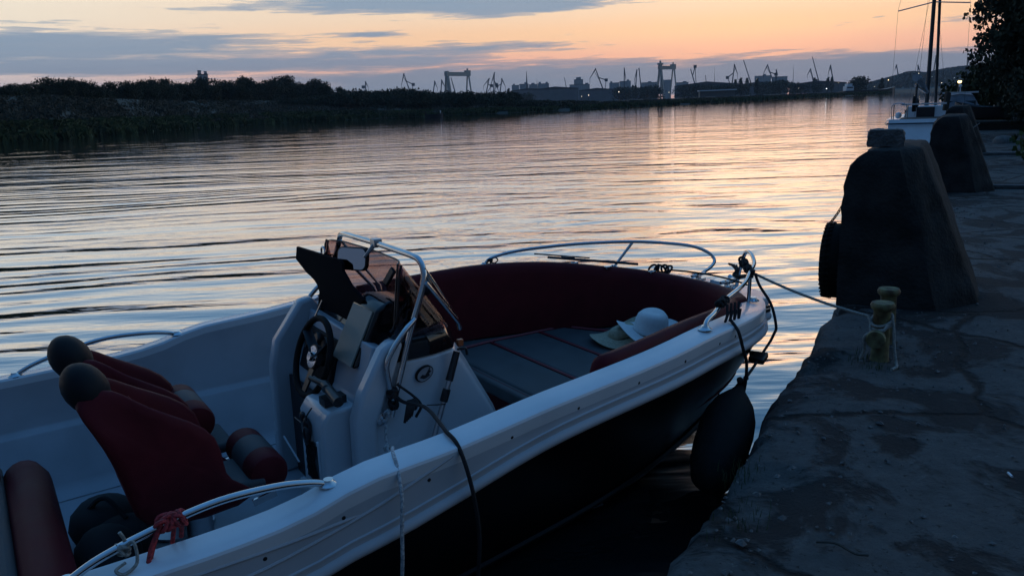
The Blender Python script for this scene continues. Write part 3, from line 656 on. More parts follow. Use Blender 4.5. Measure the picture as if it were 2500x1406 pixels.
ship('dark moored cargo ship with raised bow pointing right, beyond the river bend', 2055, 2184, 211, 585, cab=.12)
def barge(label, x0, x1, yt, d):
    a, b = at_d(x0, 230, d), at_d(x1, 230, d); c = (a+b)/2; z = at_d((x0+x1)/2, yt, d).z
    o = thing('long_roof_shelter', label, 'shelter', MT((c.x, c.y, 2.5), -.1)); L = (b-a).length
    r = MB(); r.box((0, 0, z-2.5), (L, 9, .8)); r.build('roof', 'white', o)
    w = MB(); w.box((0, 1, (z-2.5)/2), (L-2, 6, z-3)); w.build('wall', 'shed', o)
barge('long low shelter with a pale roof edge among the dark shipyard trees', 1705, 1795, 221, 620)
# lit harbour lamps
def hlamp(label, px, py, d, r, mk='lampw', pole=True):
    p = at_d(px, py, d); gz = 2.6; o = thing('harbour_lamp', label, 'lamp', MT((p.x, p.y, gz))); H = p.z-gz
    if H > .6:
        q = MB(); q.tube([(0, 0, 0), (0, 0, H)], .09+d*.00008, 5); q.build('pole', 'cranea', o)
    b = MB(); b.ball((0, 0, max(H, .3)), r*.55, 8); b.build('lamp_bulb', mk, o)
for a in (('left lamp of the two small low lit lamps below the far blocks', 1420, 236, 520, .30), ('right brighter lamp of the two small low lit lamps below the far blocks', 1437, 233, 520, .45), ('lit lamp standing below the upright crane', 1511, 225, 650, .55),
 ('brightest round lit lamp at the foot of the narrow tall gantry', 1633, 226, 650, .42), ('tiny lit lamp beside the slanting boom', 1848, 194, 1300, .7), ('bright pointed lit lamp among the dark trees below the tallest boom', 2018, 217, 700, .75, 'lampc'),
 ('tiny lit lamp on the shore left of the moored ship', 1950, 216, 700, .3), ('lit lamp on a mast left of the spreading tree', 2047, 203, 700, .35), ('tiny lit lamp on the stern of the moored ship', 2135, 212, 600, .3), ('lit yellow lamp right of the narrow lone tree', 2169, 196, 800, .75, 'lampy'),
 ('bright lit lamp just left of the sailboat mast', 2249, 191, 900, .9, 'lampy'), ('smaller lit lamp above the bright one left of the sailboat mast', 2243, 180, 900, .6), ('lit lamp low down left of the sailboat mast near the water', 2236, 207, 800, .5, 'lampy'), ('lit lamp right of the sailboat mast, higher one', 2276, 188, 900, .4, 'lampc'),
 ('lit lamp right of the sailboat mast, close to the dark shore', 2299, 203, 800, .55), ('tiny lit lamp left of the large warm lamp', 2323, 202, 800, .3), ('tiny lit lamp above the shore bush at the right', 2330, 191, 900, .4, 'lampc')): hlamp(*a)

# hazy hill behind the river bend
hv = []; hf = []; HX = list(range(2000, 3300, 16)); HR = [(1500, 0), (1750, .45), (2000, .85), (2300, 1.0), (3000, .9)]
HT = [(2000, 216), (2100, 210), (2190, 188), (2215, 180), (2235, 180), (2260, 182), (2290, 175), (2320, 170), (2370, 164), (2500, 150), (3300, 110)]
for d, k in HR:
    for px in HX:
        top = at_d(px, spline(px, HT), 2300).z
        p = at_d(px, 220, d); hv.append((p.x, p.y, 1.5+(top-1.5)*k*(1+.03*mnoise.noise((px*.03, d*.01, 0)))+(4*mnoise.noise((px*.09, d, 2)) if 0 < k else 0)))
nh = len(HX)
for j in range(len(HR)-1):
    for i in range(nh-1): hf.append((j*nh+i, j*nh+i+1, (j+1)*nh+i+1, (j+1)*nh+i))
hm = MB(); hm.add(hv, hf); M['hill'] = mat('wooded_hill', (.05, .055, .035), .95, vscale=.02, col2=(.03, .035, .025), bump=1.5, bscale=.08)
tag(hm.build('hill', 'hill', smooth=180), kind='structure')
hw = MB()
for k in range(5000):
    px = random.uniform(2060, 2480); t = random.random(); d = 1550+750*t
    kk = interp(d, HR); top = at_d(px, spline(px, HT), 2300).z; p = at_d(px, 220, d)
    leafquad(hw, V((p.x, p.y, 1.5+(top-1.5)*kk+2)), random.uniform(4, 9), 1)
tag(hw.build('hill_woods', 'leafd', smooth=0), 'far hazy woods covering the hill behind the river bend', 'woods', kind='stuff')
# rowing boat under the far bank
def rowboat(label, mw, L=4, W=1.3, H=.5, name='rowing_boat', m_='dark'):
    o = thing(name, label, 'rowing boat', mw); rings = []; inn = []
    for t in [i/12 for i in range(13)]:
        k = (1-abs(2*t-1.1)**2.6*.75) if t < .97 else .1; k = max(.06, k); sh = H*(1+.45*abs(2*t-1)**2)
        x = (t-.5)*L; w = W/2*k
        rings.append([V((x, w*.9, sh-.06)), V((x, w, sh)), V((x, w*.62, .06)), V((x, 0, 0)), V((x, -w*.62, .06)), V((x, -w, sh)), V((x, -w*.9, sh-.06)), V((x, -w*.52, .12)), V((x, 0, .09)), V((x, w*.52, .12))])
    h = MB(); h.loft(rings); h.build('hull', m_, o)
    for x in (-.22*L, .12*L):
        s_ = MB(); s_.box((x, 0, H*.72), (.24, W*.86, .04)); s_.build('thwart', 'wood', o)
    return o
p = on_z(1060, 287); rowboat('small dark rowing boat at the edge of the far bank', MT((p.x, p.y, -.1), .1), 4.4, 1.5, .8)
pp = on_z(1076, 285); o = thing('marker_post', 'thin pale marker post beside the small rowing boat', 'post', MT((pp.x, pp.y, -.5))); q = MB(); q.tube([(0, 0, 0), (0, 0, 1.6)], .09, 6); q.build('stake', 'white', o); q = MB(); q.tube([(0, 0, 1.6), (0, 0, 2.0)], .13, 6); q.build('top_mark', 'white', o)

# ------------------------------------------------------------------ quay
QA = radians(30.02); QU = V((sin(QA), cos(QA), 0)); QV = V((cos(QA), -sin(QA), 0)); QO = V((2.29, 5.48, 0)); ZQ = .55
def qp(u, v, z=ZQ): return QO+QU*u+QV*v+V((0, 0, z))
def QM(u, v, z=ZQ, rz=0, s=1):            # local x along the quay, local y towards the water
    p = qp(u, v, z); return Matrix(((QU.x, -QV.x, 0, p.x), (QU.y, -QV.y, 0, p.y), (0, 0, 1, p.z), (0, 0, 0, 1))) @ Matrix.Rotation(rz, 4, 'Z') @ Matrix.Scale(s, 4)
def quay_mat():
    mt = bpy.data.materials.new('quay_concrete'); nt = nodes(mt)
    o = N(nt, 'ShaderNodeOutputMaterial'); p = N(nt, 'ShaderNodeBsdfPrincipled'); LK(nt, p, 0, o, 0)
    tc = N(nt, 'ShaderNodeTexCoord')
    def nz(sc, det, rough=.6, dist=0, off=(0, 0, 0), scl=(1, 1, 1)):
        mp = N(nt, 'ShaderNodeMapping'); mp.inputs['Location'].default_value = off; mp.inputs['Scale'].default_value = scl; LK(nt, tc, 'Object', mp, 'Vector')
        n_ = N(nt, 'ShaderNodeTexNoise'); n_.inputs['Scale'].default_value = sc; n_.inputs['Detail'].default_value = det; n_.inputs['Roughness'].default_value = rough; n_.inputs['Distortion'].default_value = dist
        LK(nt, mp, 0, n_, 'Vector'); return n_
    def rp(a, els):
        r = N(nt, 'ShaderNodeValToRGB')
        while len(r.color_ramp.elements) < len(els): r.color_ramp.elements.new(.5)
        for e, (q, c) in zip(r.color_ramp.elements, els): e.position = q; e.color = (c, c, c, 1) if isinstance(c, float) else c4(c)
        LK(nt, a, 0, r, 0); return r
    big = nz(1.7, 5, .62, .5, (3.1, 1.7, 0)); slab = rp(big, [(.44, 0.), (.50, 1.)])
    base = rp(nz(5, 8, .7), [(.3, (.009, .009, .010)), (.7, (.024, .024, .025))])
    top = rp(nz(9, 9, .72), [(.3, (.050, .051, .051)), (.72, (.112, .113, .112))])
    mx = N(nt, 'ShaderNodeMix', data_type='RGBA'); LK(nt, slab, 0, mx, 0); LK(nt, base, 0, mx, 6); LK(nt, top, 0, mx, 7)
    chip = rp(nz(13, 6, .75, .8, (0, 4, 0), (.5, 1.2, 1)), [(.63, 0.), (.70, .8)])
    m2 = N(nt, 'ShaderNodeMix', data_type='RGBA'); LK(nt, chip, 0, m2, 0); LK(nt, mx, 2, m2, 6); m2.inputs[7].default_value = (.17, .175, .175, 1)
    pit = rp(nz(34, 4, .7, .3), [(.33, 1.), (.40, 0.)])
    m3 = N(nt, 'ShaderNodeMix', data_type='RGBA'); LK(nt, pit, 0, m3, 0); LK(nt, m2, 2, m3, 6); m3.inputs[7].default_value = (.012, .012, .012, 1)
    vm = N(nt, 'ShaderNodeMapping'); LK(nt, tc, 'Object', vm, 'Vector'); wn = nz(2.2, 5, .6); va = N(nt, 'ShaderNodeMix', data_type='RGBA', blend_type='ADD'); va.inputs[0].default_value = .32; LK(nt, vm, 0, va, 6); LK(nt, wn, 'Color', va, 7)
    vo = N(nt, 'ShaderNodeTexVoronoi', feature='DISTANCE_TO_EDGE'); vo.inputs['Scale'].default_value = .75; LK(nt, va, 2, vo, 'Vector')
    crk = rp(vo, [(.006, 1.), (.022, 0.)])
    m4 = N(nt, 'ShaderNodeMix', data_type='RGBA'); LK(nt, crk, 0, m4, 0); LK(nt, m3, 2, m4, 6); m4.inputs[7].default_value = (.007, .007, .007, 1)
    LK(nt, m4, 2, p, 'Base Color'); p.inputs['Roughness'].default_value = .85; p.inputs['Specular IOR Level'].default_value = .35
    b1 = N(nt, 'ShaderNodeBump'); b1.inputs['Distance'].default_value = .03; LK(nt, slab, 0, b1, 'Height'); b1.inputs['Strength'].default_value = .6
    b2 = N(nt, 'ShaderNodeBump'); b2.inputs['Distance'].default_value = .02; LK(nt, nz(26, 9, .75), 0, b2, 'Height'); b3 = N(nt, 'ShaderNodeBump'); b3.inputs['Distance'].default_value = -.02; LK(nt, crk, 0, b3, 'Height'); LK(nt, b1, 0, b3, 'Normal'); LK(nt, b3, 0, b2, 'Normal')
    LK(nt, b2, 0, p, 'Normal'); return mt
M['quay'] = quay_mat()
us = []; u = -9.0
while u < 46: us.append(u); u += .06 if u < 2.5 else (.2 if u < 12 else .8)
prof = [(-.02, -2.0), (-.01, -.6), (.0, -.30), (-.005, -.12), (.015, -.04), (.05, -.008), (.11, 0)]+[(.11+i*.09, 0) for i in range(1, 24)]+[(2.6, 0.02), (3.2, .05)]
vs = []; fs = []
for u in us:
    edge = .05*mnoise.noise((u*1.3, 0, 0))+.04*mnoise.noise((u*4.3, 2, 0))+.03*mnoise.noise((u*11, 5, 0))
    for v, z in prof:
        ed = edge*max(0, 1-v/.25) + (.02*mnoise.noise((u*5, z*9, 3)) if v < .05 else 0)
        bump = .012*mnoise.noise((u*1.6, v*1.6, 1))+.007*mnoise.noise((u*6, v*6, 7)) if v > .03 else 0
        chunk = mnoise.noise((u*2.1, v*2.6, 9)); chunk = -.05*smooth01((chunk-.18)/.15)*max(0, 1-v/.45) if v > -.006 and z > -.2 else 0
        p = qp(u, v+ed, ZQ+z+bump+chunk); vs.append(p)
k = len(prof)
for j in range(len(us)-1):
    for i in range(k-1): fs.append((j*k+i, (j+1)*k+i, (j+1)*k+i+1, j*k+i+1))
qm = MB(); qm.add(vs, fs); tag(qm.build('quay', 'quay', smooth=60), kind='structure')
# land behind the quay
gv = [];gf = []
UU = [-60, -20, -8, 0, 8, 16, 25, 35, 46, 70, 120, 250, 500, 900, 1500]; VV = [3.0, 4, 6, 10, 20, 60, 200, 900]
for u in UU:
    for v in VV:
        vv = v if u < 46 or v > 3 else v-1.6
        gv.append(qp(u, vv, ZQ+.06-.03*(v == 3.0)+min(3.5, (v-3)*.12)+.05*mnoise.noise((u*.4, v*.4, 0))))
for j in range(len(UU)-1):
    for i in range(len(VV)-1): gf.append((j*len(VV)+i, (j+1)*len(VV)+i, (j+1)*len(VV)+i+1, j*len(VV)+i+1))
gm = MB(); gm.add(gv, gf); tag(gm.build('embankment', 'soil', smooth=180), kind='structure')

def bollard_mesh():
    b = MB(); prof_ = [(0, 0, 0), (.02, .0, .0), (.5, .012, .0), (.85, .014, .01), (.98, .02, .035), (1.05, .028, .085), (1.09, .05, .15), (1.105, .10, .20)]
    rings = []
    L = 1.28
    for z, i, wf in prof_:                      # i: inset of the ends, wf: inset of the water face
        t = z/1.1; e = lambda a, b_: a+(b_-a)*t
        fr = e(.64, .345); bk = e(.89, .47); ch = e(.34, .2)
        bk -= i*.25; fr -= i*.1
        pts = [(i, -wf), (i, -fr), (ch+i*.4, -bk), (L-ch-i*.4, -bk), (L-i, -fr), (L-i, -wf)]
        # subdivide the outline so the concrete can be uneven
        q = []
        for a, b_ in zip(pts, pts[1:]+pts[:1]):
            for s in range(10):
                f = s/10; x, y = a[0]+(b_[0]-a[0])*f, a[1]+(b_[1]-a[1])*f
                w = .014*mnoise.noise((x*5, y*5, z*5))+.010*mnoise.noise((x*16, y*16, z*16))+.006*mnoise.noise((x*40, y*40, z*40)); q.append(V((x+w, y+w, z-.03+w*.5)))
        rings.append(q)
    full = [rings[0]]
    for a, b_ in zip(rings, rings[1:]):
        kk = max(1, int((b_[0].z-a[0].z)/.05))
        for s in range(1, kk+1):
            f = s/kk; full.append([p.lerp(r, f)+V((1, 1, 0))*((.010*mnoise.noise(p.lerp(r, f)*7)+.010*mnoise.noise(p.lerp(r, f)*19)-.05*max(0, mnoise.noise(p.lerp(r, f)*5.3)-.45)) if s < kk else 0) for p, r in zip(a, b_)])
    b.loft(full); return b
GBo = 'concrete fender blocks along the quay'
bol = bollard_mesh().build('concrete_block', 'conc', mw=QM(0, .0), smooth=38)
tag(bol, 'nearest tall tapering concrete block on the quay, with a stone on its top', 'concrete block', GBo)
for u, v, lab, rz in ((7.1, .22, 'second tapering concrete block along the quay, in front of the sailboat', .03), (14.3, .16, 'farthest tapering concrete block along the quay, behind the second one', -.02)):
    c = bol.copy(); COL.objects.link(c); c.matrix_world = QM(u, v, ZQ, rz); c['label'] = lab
# stone on the block
b = MB(); rings = []
for z, s in ((0, .96), (.02, 1), (.06, 1.0), (.095, .97), (.115, .88), (.12, .6)):
    q = []
    for a, d in zip([(-.07, -.115), (.07, -.115), (.07, .115), (-.07, .115)], [(.07, -.115), (.07, .115), (-.07, .115), (-.07, -.115)]):
        for s2 in range(6):
            f = s2/6; x, y = (a[0]+(d[0]-a[0])*f)*s, (a[1]+(d[1]-a[1])*f)*s
            w = .014*mnoise.noise((x*22, y*22, z*30)); q.append(V((x+w, y+w, z+w*.6+(.02*(y+.05) if z > .05 else 0))))
    rings.append(q)
b.loft(rings); tag(b.build('loose_stone', 'stone', mw=QM(.26, .235, ZQ+1.075, .08), smooth=38), 'rough grey squared stone lying on top of the nearest concrete block', 'stone')
# tyre on the water side
t = thing('tyre_fender', 'black rubber tyre hanging on a chain beside the nearest concrete block', 'tyre', QM(.34, -.045, .79))
b = MB(); pr = [(.14, -.065), (.17, -.095), (.22, -.10), (.255, -.09), (.272, -.06), (.277, 0), (.272, .06), (.255, .09), (.22, .10), (.17, .095), (.14, .065), (.135, .03), (.20, .045), (.21, 0), (.20, -.045), (.135, -.03)]
RX = Matrix.Rotation(radians(90), 3, 'X'); b.loft([[RX @ V((r*cos(2*pi*j/32), r*sin(2*pi*j/32), z)) for r, z in pr] for j in range(32)]+[[RX @ V((pr_[0], 0, pr_[1])) for pr_ in pr]], cap=False)
b.build('tyre_carcass', 'rubber', t)
for i in range(1): pass
for sd in (-1, 1):
    b = MB()
    for j in range(40):
        a = 2*pi*j/40; b.bar((cos(a)*.276, -sd*.03, sin(a)*.276), (cos(a+.06)*.268, -sd*.09, sin(a+.06)*.268), .022, .012)
    b.tube([(cos(2*pi*j/40)*.268, -sd*.06, sin(2*pi*j/40)*.268) for j in range(40)], .012, 6, True)
    b.build('tread', 'rubber', t)
# chain: links along a line from the block to the tyre
ch = thing('rusty_chain', 'short rusty chain holding the tyre on the nearest concrete block', 'chain', QM(.34, -.02, 1.25))
A, B = V((-.26, .0, .02)), V((.02, .15, -.22)); nl = 13
A = V((.0, -.02, .02)); B = V((-.02, .115, -.215))
for i in range(nl):
    c = A.lerp(B, (i+.5)/nl)+V((0, 0, -.02*sin(pi*(i+.5)/nl))); d = (B-A).normalized(); s1 = d.orthogonal().normalized(); s2 = d.cross(s1)
    s = s1 if i % 2 else s2
    pts = [c+d*(.0165*cos(a)*1.0)+s*(.009*sin(a)) for a in [2*pi*j/10 for j in range(10)]]
    lk = MB(); lk.tube(pts, .0034, 5, True); lk.build('chain_link', 'rust', ch)
# bitt
bt = thing('mooring_bitt', 'small rusty green double post bitt on the quay with a rope round it', 'bitt', QM(-1.18, .40))
for x, h in ((-.06, .33), (.30, .33)):
    p_ = MB(); p_.lathe([(.056, -.02), (.050, .01), (.046, .03), (.044, h-.05), (.047, h-.045), (.060, h-.03), (.063, h-.014), (.056, h), (.01, h+.003)], (x, 0, 0), 24); p_.build('post', 'bitt', bt)
p_ = MB(); p_.lathe([(.005, -.27), (.046, -.27), (.050, -.262), (.050, -.24), (.040, -.23), (.040, .27), (.050, .28), (.050, .31), (.005, .31)], (.08, .015, .15), 22, Matrix.Rotation(radians(90), 3, 'Y') @ Matrix.Rotation(.0, 3, 'X')); p_.build('cross_bar', 'bitt', bt)
p_ = MB(); p_.box((.12, 0, -.012), (.46, .13, .03)); p_.build('base_plate', 'conc', bt, bevel=.006)
# little things on the ground
def small(name, label, cat, m_, u, v, f, **k):
    b = MB(); f(b); return tag(b.build(name, m_, mw=QM(u, v, ZQ+.008), **k), label, cat)
small('pale_plank', 'pale flat slab of broken concrete lying far along the quay', 'slab', 'stone', 7.8, 1.25, lambda b: b.box((0, 0, .02), (.12, .55, .05)), bevel=.01)
small('pale_plank', 'second pale flat slab on the quay, farther and beyond the second block', 'slab', 'stone', 14.6, 1.25, lambda b: b.box((0, 0, .02), (.2, .7, .06)), bevel=.01)
small('cigarette_end', 'tiny white scrap lying on the dark quay near the right edge', 'litter', 'white', -2.55, .985, lambda b: b.tube([(0, 0, 0), (.03, .012, 0)], .005, 6))
small('twig', 'thin brown twig lying on the lower quay', 'twig', 'wood', -3.35, .47, lambda b: b.tube(catmull([(0, .06, .004), (.01, 0, .008), (-.02, -.06, .004), (-.01, -.1, .003)]), .004, 5))
def fpq(px, py, u): return fp0(px, py, u)
def fp0(px, py, u):
    r = ray(px, py); t = (u-(CAM-QO).dot(QU))/r.dot(QU); return CAM+r*t
b = MB(); b.tube([fp0(2368, 318, 8.25), fp0(2392, 301, 8.45)], .008, 6); tag(b.build('leaning_stick', 'stone'), 'thin pale stick leaning on the second concrete block', 'stick')
random.seed(91)
rb = MB()
for k in range(900):
    u = random.uniform(-4.2, 6); v = abs(random.gauss(0, .5))+.05
    if v > 1.7: continue
    s = random.uniform(.004, .012)*(2 if random.random() < .06 else 1); c = qp(u, v, ZQ+.004+s*.2)
    a = [V((random.uniform(-1, 1), random.uniform(-1, 1), random.uniform(-.5, .5)))*s for _ in range(6)]
    rb.add([c+V((s, 0, 0))+a[0]*.4, c+V((-s, 0, 0))+a[1]*.4, c+V((0, s, 0))+a[2]*.4, c+V((0, -s, 0))+a[3]*.4, c+V((0, 0, s*.7))+a[4]*.3, c-V((0, 0, s*.6))], [(0, 2, 4), (2, 1, 4), (1, 3, 4), (3, 0, 4), (2, 0, 5), (1, 2, 5), (3, 1, 5), (0, 3, 5)])
tag(rb.build('gravel', 'stone', smooth=0), 'crumbs of broken concrete and grit scattered on the quay', 'gravel', kind='stuff')
# grass at the landward side
gr = MB()
def blade(p, h, m2):
    a = random.uniform(0, 6.28); l = V((cos(a), sin(a), 0)); w = V((-sin(a), cos(a), 0))*h*.035
    b0 = p; b1 = p+V((0, 0, h*.6))+l*h*.12; b2 = p+V((0, 0, h))+l*h*.4
    gr.add([b0-w, b0+w, b1+w*.7, b1-w*.7, b2], [(0, 1, 2, 3), (3, 2, 4)])
for k in range(9000):
    u = random.uniform(-4, 24); v = 1.75+random.random()**1.3*2+.3*mnoise.noise((u*1.3, 0, 4))+(.45 if u > 5 else 0)
    if v < .9: continue
    if mnoise.noise((u*.8, v*1.2, 2)) < -.25: continue
    blade(qp(u, v, ZQ+.0+max(0, (v-3)*.12)), random.uniform(.06, .28)*(1 if u < 8 else 1.9), 0)
for k in range(500):
    u = -3.95+random.gauss(0, .1); v = .93+random.gauss(0, .09); blade(qp(u, v), random.uniform(.015, .045), 0)
for cu, cv in ((-1.25, .30), (-1.38, .40), (-2.95, .07), (-3.3, .15)):
    for k in range(90): blade(qp(cu+random.gauss(0, .07), cv+random.gauss(0, .04)), random.uniform(.01, .05), 0)
tag(gr.build('grass', 'leafg', smooth=0), 'green grass growing along the landward side of the quay', 'grass', kind='stuff')

# ------------------------------------------------------------------ right bank beyond the blocks
random.seed(17)
def big_tree(name, label, u, v, h, shape, n, s, sd, leaf='leafd', limbs=6, r=.16):
    o = thing(name, label, 'tree', MT(qp(u, v, ZQ+.02+max(0, min(3.5, (v-3)*.12)))), None); t = MB()
    trunk_mesh(t, h*.82, r, [(h*(.18+.1*i), i*2.2, h*.2, h*.16) for i in range(limbs)], sd); t.build('trunk', 'bark', o)
    c = MB(); random.seed(sd); make_crown(c, shape, n, s, sd, .12); c.build('crown', leaf, o, smooth=0); return o
big_tree('leafy_tree', 'tall dark leafy tree at the right edge overhanging the quay', 24, 2.75, 9, [((0, 0, 5.0), (2.2, 2.0, 2.0)), ((-.6, .5, 3.5), (1.7, 1.7, 1.3)), ((.6, -.4, 7.0), (1.8, 1.7, 1.6)), ((-.6, .9, 5.6), (1.1, 1.2, 1.0)), ((-.4, -1.2, 4.5), (1.8, 1.6, 1.8)), ((-1.0, 1.2, 4.4), (.9, .9, .8)), ((0, -.6, 2.4), (1.5, 1.5, 1.2)), ((.4, .4, 6.2), (1.4, 1.5, 1.1)), ((-.2, -.3, 1.3), (1.5, 1.5, 1.2)), ((-.9, .7, 2.5), (1.3, 1.2, 1.0))], 60000, .085, 5)
big_tree('leafy_tree', 'dark tree behind the tall leafy one, lower and farther along the bank', 34, 4.2, 7, [((0, 0, 4.4), (2.6, 2.6, 2.2)), ((-.9, 1.6, 3.0), (1.7, 1.7, 1.4)), ((.5, -1, 2.5), (2, 2, 1.8)), ((-.6, .4, 1.5), (1.9, 1.9, 1.3))], 22000, .13, 8)
def bush(label, u, v, sh, n, s, sd, leaf):
    o = thing('bank_bush', label, 'bush', MT(qp(u, v, ZQ))); t = MB(); trunk_mesh(t, .7, .04, [(.1, i*1.3, .5, .5) for i in range(5)], sd); t.build('trunk', 'bark', o)
    c = MB(); random.seed(sd); make_crown(c, sh, n, s, sd, .15); c.build('crown', leaf, o, smooth=0)
bush('rounded dark green bush leaning over the water behind the moored boats', 44, 1.3, [((0, 0, 1.4), (2.2, 2.0, 1.3)), ((-.4, 1.2, 1.0), (1.3, 1.3, 1.0)), ((.4, -1.2, 2.0), (1.8, 1.7, 1.4)), ((0, 1.9, .5), (.9, 1.1, .6))], 7000, .16, 21, 'leafm')
bush('bright green bush beside the quay at the right edge', 12.5, 2.35, [((0, 0, .55), (.7, .6, .55)), ((.5, .1, .8), (.6, .5, .5)), ((-.5, -.1, .4), (.6, .55, .45))], 3500, .075, 25, 'leafg')
bush('dark low bush under the tall leafy tree', 27, 3.0, [((0, 0, 1.0), (1.5, 1.2, 1.0)), ((1.2, .2, .9), (1.2, 1, .9))], 3500, .13, 29, 'leafd')
def fp(px, py, u):                      # where a sight line meets the plane across the quay at u
    r = ray(px, py); t = (u-(CAM-QO).dot(QU))/r.dot(QU); return CAM+r*t
# street lamp, lit
p = fp(2343, 200, 39); o = thing('street_lamp', 'large warm lit street lamp in front of the bank trees', 'street lamp', MT((p.x, p.y, .6)))
H = p.z-.6; b = MB(); b.tube([(0, 0, 0), (0, 0, H-.1), (.1, 0, H+.05)], [.07, .05, .04], 8); b.build('pole', 'cranea', o); b = MB(); b.lathe([(.01, .16), (.13, .11), (.16, .08), (.15, .05)], (0, 0, H), 14); b.build('lamp_shade', 'dark', o); b = MB(); b.ball((0, 0, H), (.09, .09, .08), 12); b.build('lamp_bulb', 'lampy', o)
# jetty wall, person, post, dark boat ashore
jb = qp(27.2, 1.9, .0)
o = thing('landing_stage', 'low dark timber landing stage under the standing person', 'landing stage', QM(27, 1.0, 0))
b = MB(); b.box((.8, -1.6, .80), (2.6, 4.4, .10)); b.build('deck', 'wood', o, bevel=.01)
b = MB(); b.box((-.42, -1.6, .40), (.08, 4.4, .69)); b.build('front_boards', 'wood', o)
def person(mw):
    o = thing('person', 'standing person with back turned in grey shirt and dark shorts under the tree', 'person', mw)
    J = {'pel': ((0, 0, .93), .125), 'wai': ((0, 0, 1.08), .115), 'che': ((0, .01, 1.28), .135), 'nec': ((0, .0, 1.46), .055), 'he1': ((0, .02, 1.56), .075), 'he2': ((0, .02, 1.66), .088), 'he3': ((0, .015, 1.74), .06),
         'sl': ((-.17, 0, 1.40), .06), 'el': ((-.24, .03, 1.14), .042), 'wl': ((-.28, .08, .90), .03), 'hl': ((-.29, .10, .81), .032), 'sr': ((.17, 0, 1.40), .06), 'er': ((.23, .0, 1.14), .042), 'wr': ((.25, .06, .90), .03), 'hr': ((.255, .08, .81), .032),
         'tl': ((-.10, 0, .86), .09), 'kl': ((-.13, .02, .48), .058), 'al': ((-.15, -.01, .09), .038), 'fl': ((-.17, .14, .03), .035), 'tr': ((.10, 0, .86), .09), 'kr': ((.12, .03, .48), .058), 'ar': ((.13, 0, .09), .038), 'fr': ((.15, .15, .03), .035)}
    E_ = [('pel', 'wai'), ('wai', 'che'), ('che', 'nec'), ('nec', 'he1'), ('he1', 'he2'), ('he2', 'he3'), ('che', 'sl'), ('sl', 'el'), ('el', 'wl'), ('wl', 'hl'), ('che', 'sr'), ('sr', 'er'), ('er', 'wr'), ('wr', 'hr'), ('pel', 'tl'), ('tl', 'kl'), ('kl', 'al'), ('al', 'fl'), ('pel', 'tr'), ('tr', 'kr'), ('kr', 'ar'), ('ar', 'fr')]
    def skin(name, keys, m_, grow, sub=2):
        names = [k for k in J if k in keys]; me = bpy.data.meshes.new(name); me.from_pydata([J[k][0] for k in names], [(names.index(a), names.index(b_)) for a, b_ in E_ if a in keys and b_ in keys], [])
        me.materials.append(M[m_]); q = bpy.data.objects.new(name, me); COL.objects.link(q); q.parent = o
        md = q.modifiers.new('skin', 'SKIN'); md.use_smooth_shade = True
        for i, k in enumerate(names): me.skin_vertices[0].data[i].radius = (J[k][1]+grow,)*2; me.skin_vertices[0].data[i].use_root = (i == 0)
        q.modifiers.new('subdiv', 'SUBSURF').render_levels = sub; return q
    if True:
        # fingers as short chains on each hand
        for s in ('l', 'r'):
            w = V(J['h'+s][0]); d = (w-V(J['w'+s][0])).normalized(); sx = V((0, 1, 0))
            for i, (off, ln) in enumerate(((-.03, .07), (-.01, .085), (.01, .08), (.03, .065), (.045, .05))):
                a = w+sx*off*(1 if i < 4 else .6); e = a+d*ln*(1 if i < 4 else .4)+sx*(.02 if i == 4 else 0)
                J['f%d%s' % (i, s)] = (tuple(e), .009); E_.append(('h'+s, 'f%d%s' % (i, s)))
    skin('body', set(J), 'skin', 0)
    skin('shirt', {'pel', 'wai', 'che', 'sl', 'sr', 'el', 'er'}, 'shirt', .022)
    skin('shorts', {'pel', 'tl', 'tr', 'kl', 'kr'}, 'cloth', .025)
    b = MB(); b.ball((0, -.01, 1.68), (.093, .10, .10), 14); b.build('hair', 'hair', o)
    b = MB(); b.ball((0, .115, 1.62), (.014, .02, .02), 8); b.build('nose', 'skin', o)
pz = qp(27.7, 2.62, .86); person(MT(pz, -QA+.25))
p = qp(27.6, 1.75, .85); o = thing('pale_pole', 'thin pale crooked pole standing beside the person', 'pole', MT(p)); b = MB(); b.tube(catmull([(0, 0, 0), (.02, 0, .7), (.05, .02, 1.1), (.09, 0, 1.9)]), .022, 6); b.build('shaft', 'wood', o)
rowboat('dark wooden boat drawn up on the landing stage beside the person', QM(27.9, 1.25, .86, 1.3), 2.4, 1.0, .45, 'beached_boat', 'dark')
o = thing('pale_bundle', 'pale rounded bundle on the landing stage by the person', 'bundle', QM(27.6, 2.05, .85)); b = MB(); b.lathe([(.01, .34), (.09, .31), (.17, .2), (.22, .08), (.23, 0)], n=14); b.build('sack', 'tarp', o); b = MB(); b.lathe([(.03, .33), (.06, .40), (.02, .42)], n=8); b.build('sack_neck', 'tarp', o)
tag((lambda b: (b.lathe([(.25, 0), (.24, .08), (.16, .17), (.01, .2)], n=12), b.build('pale_stone', 'stone', mw=QM(19, 1.45, ZQ)))[1])(MB()), 'pale rounded stone on the quay before the landing stage', 'stone')

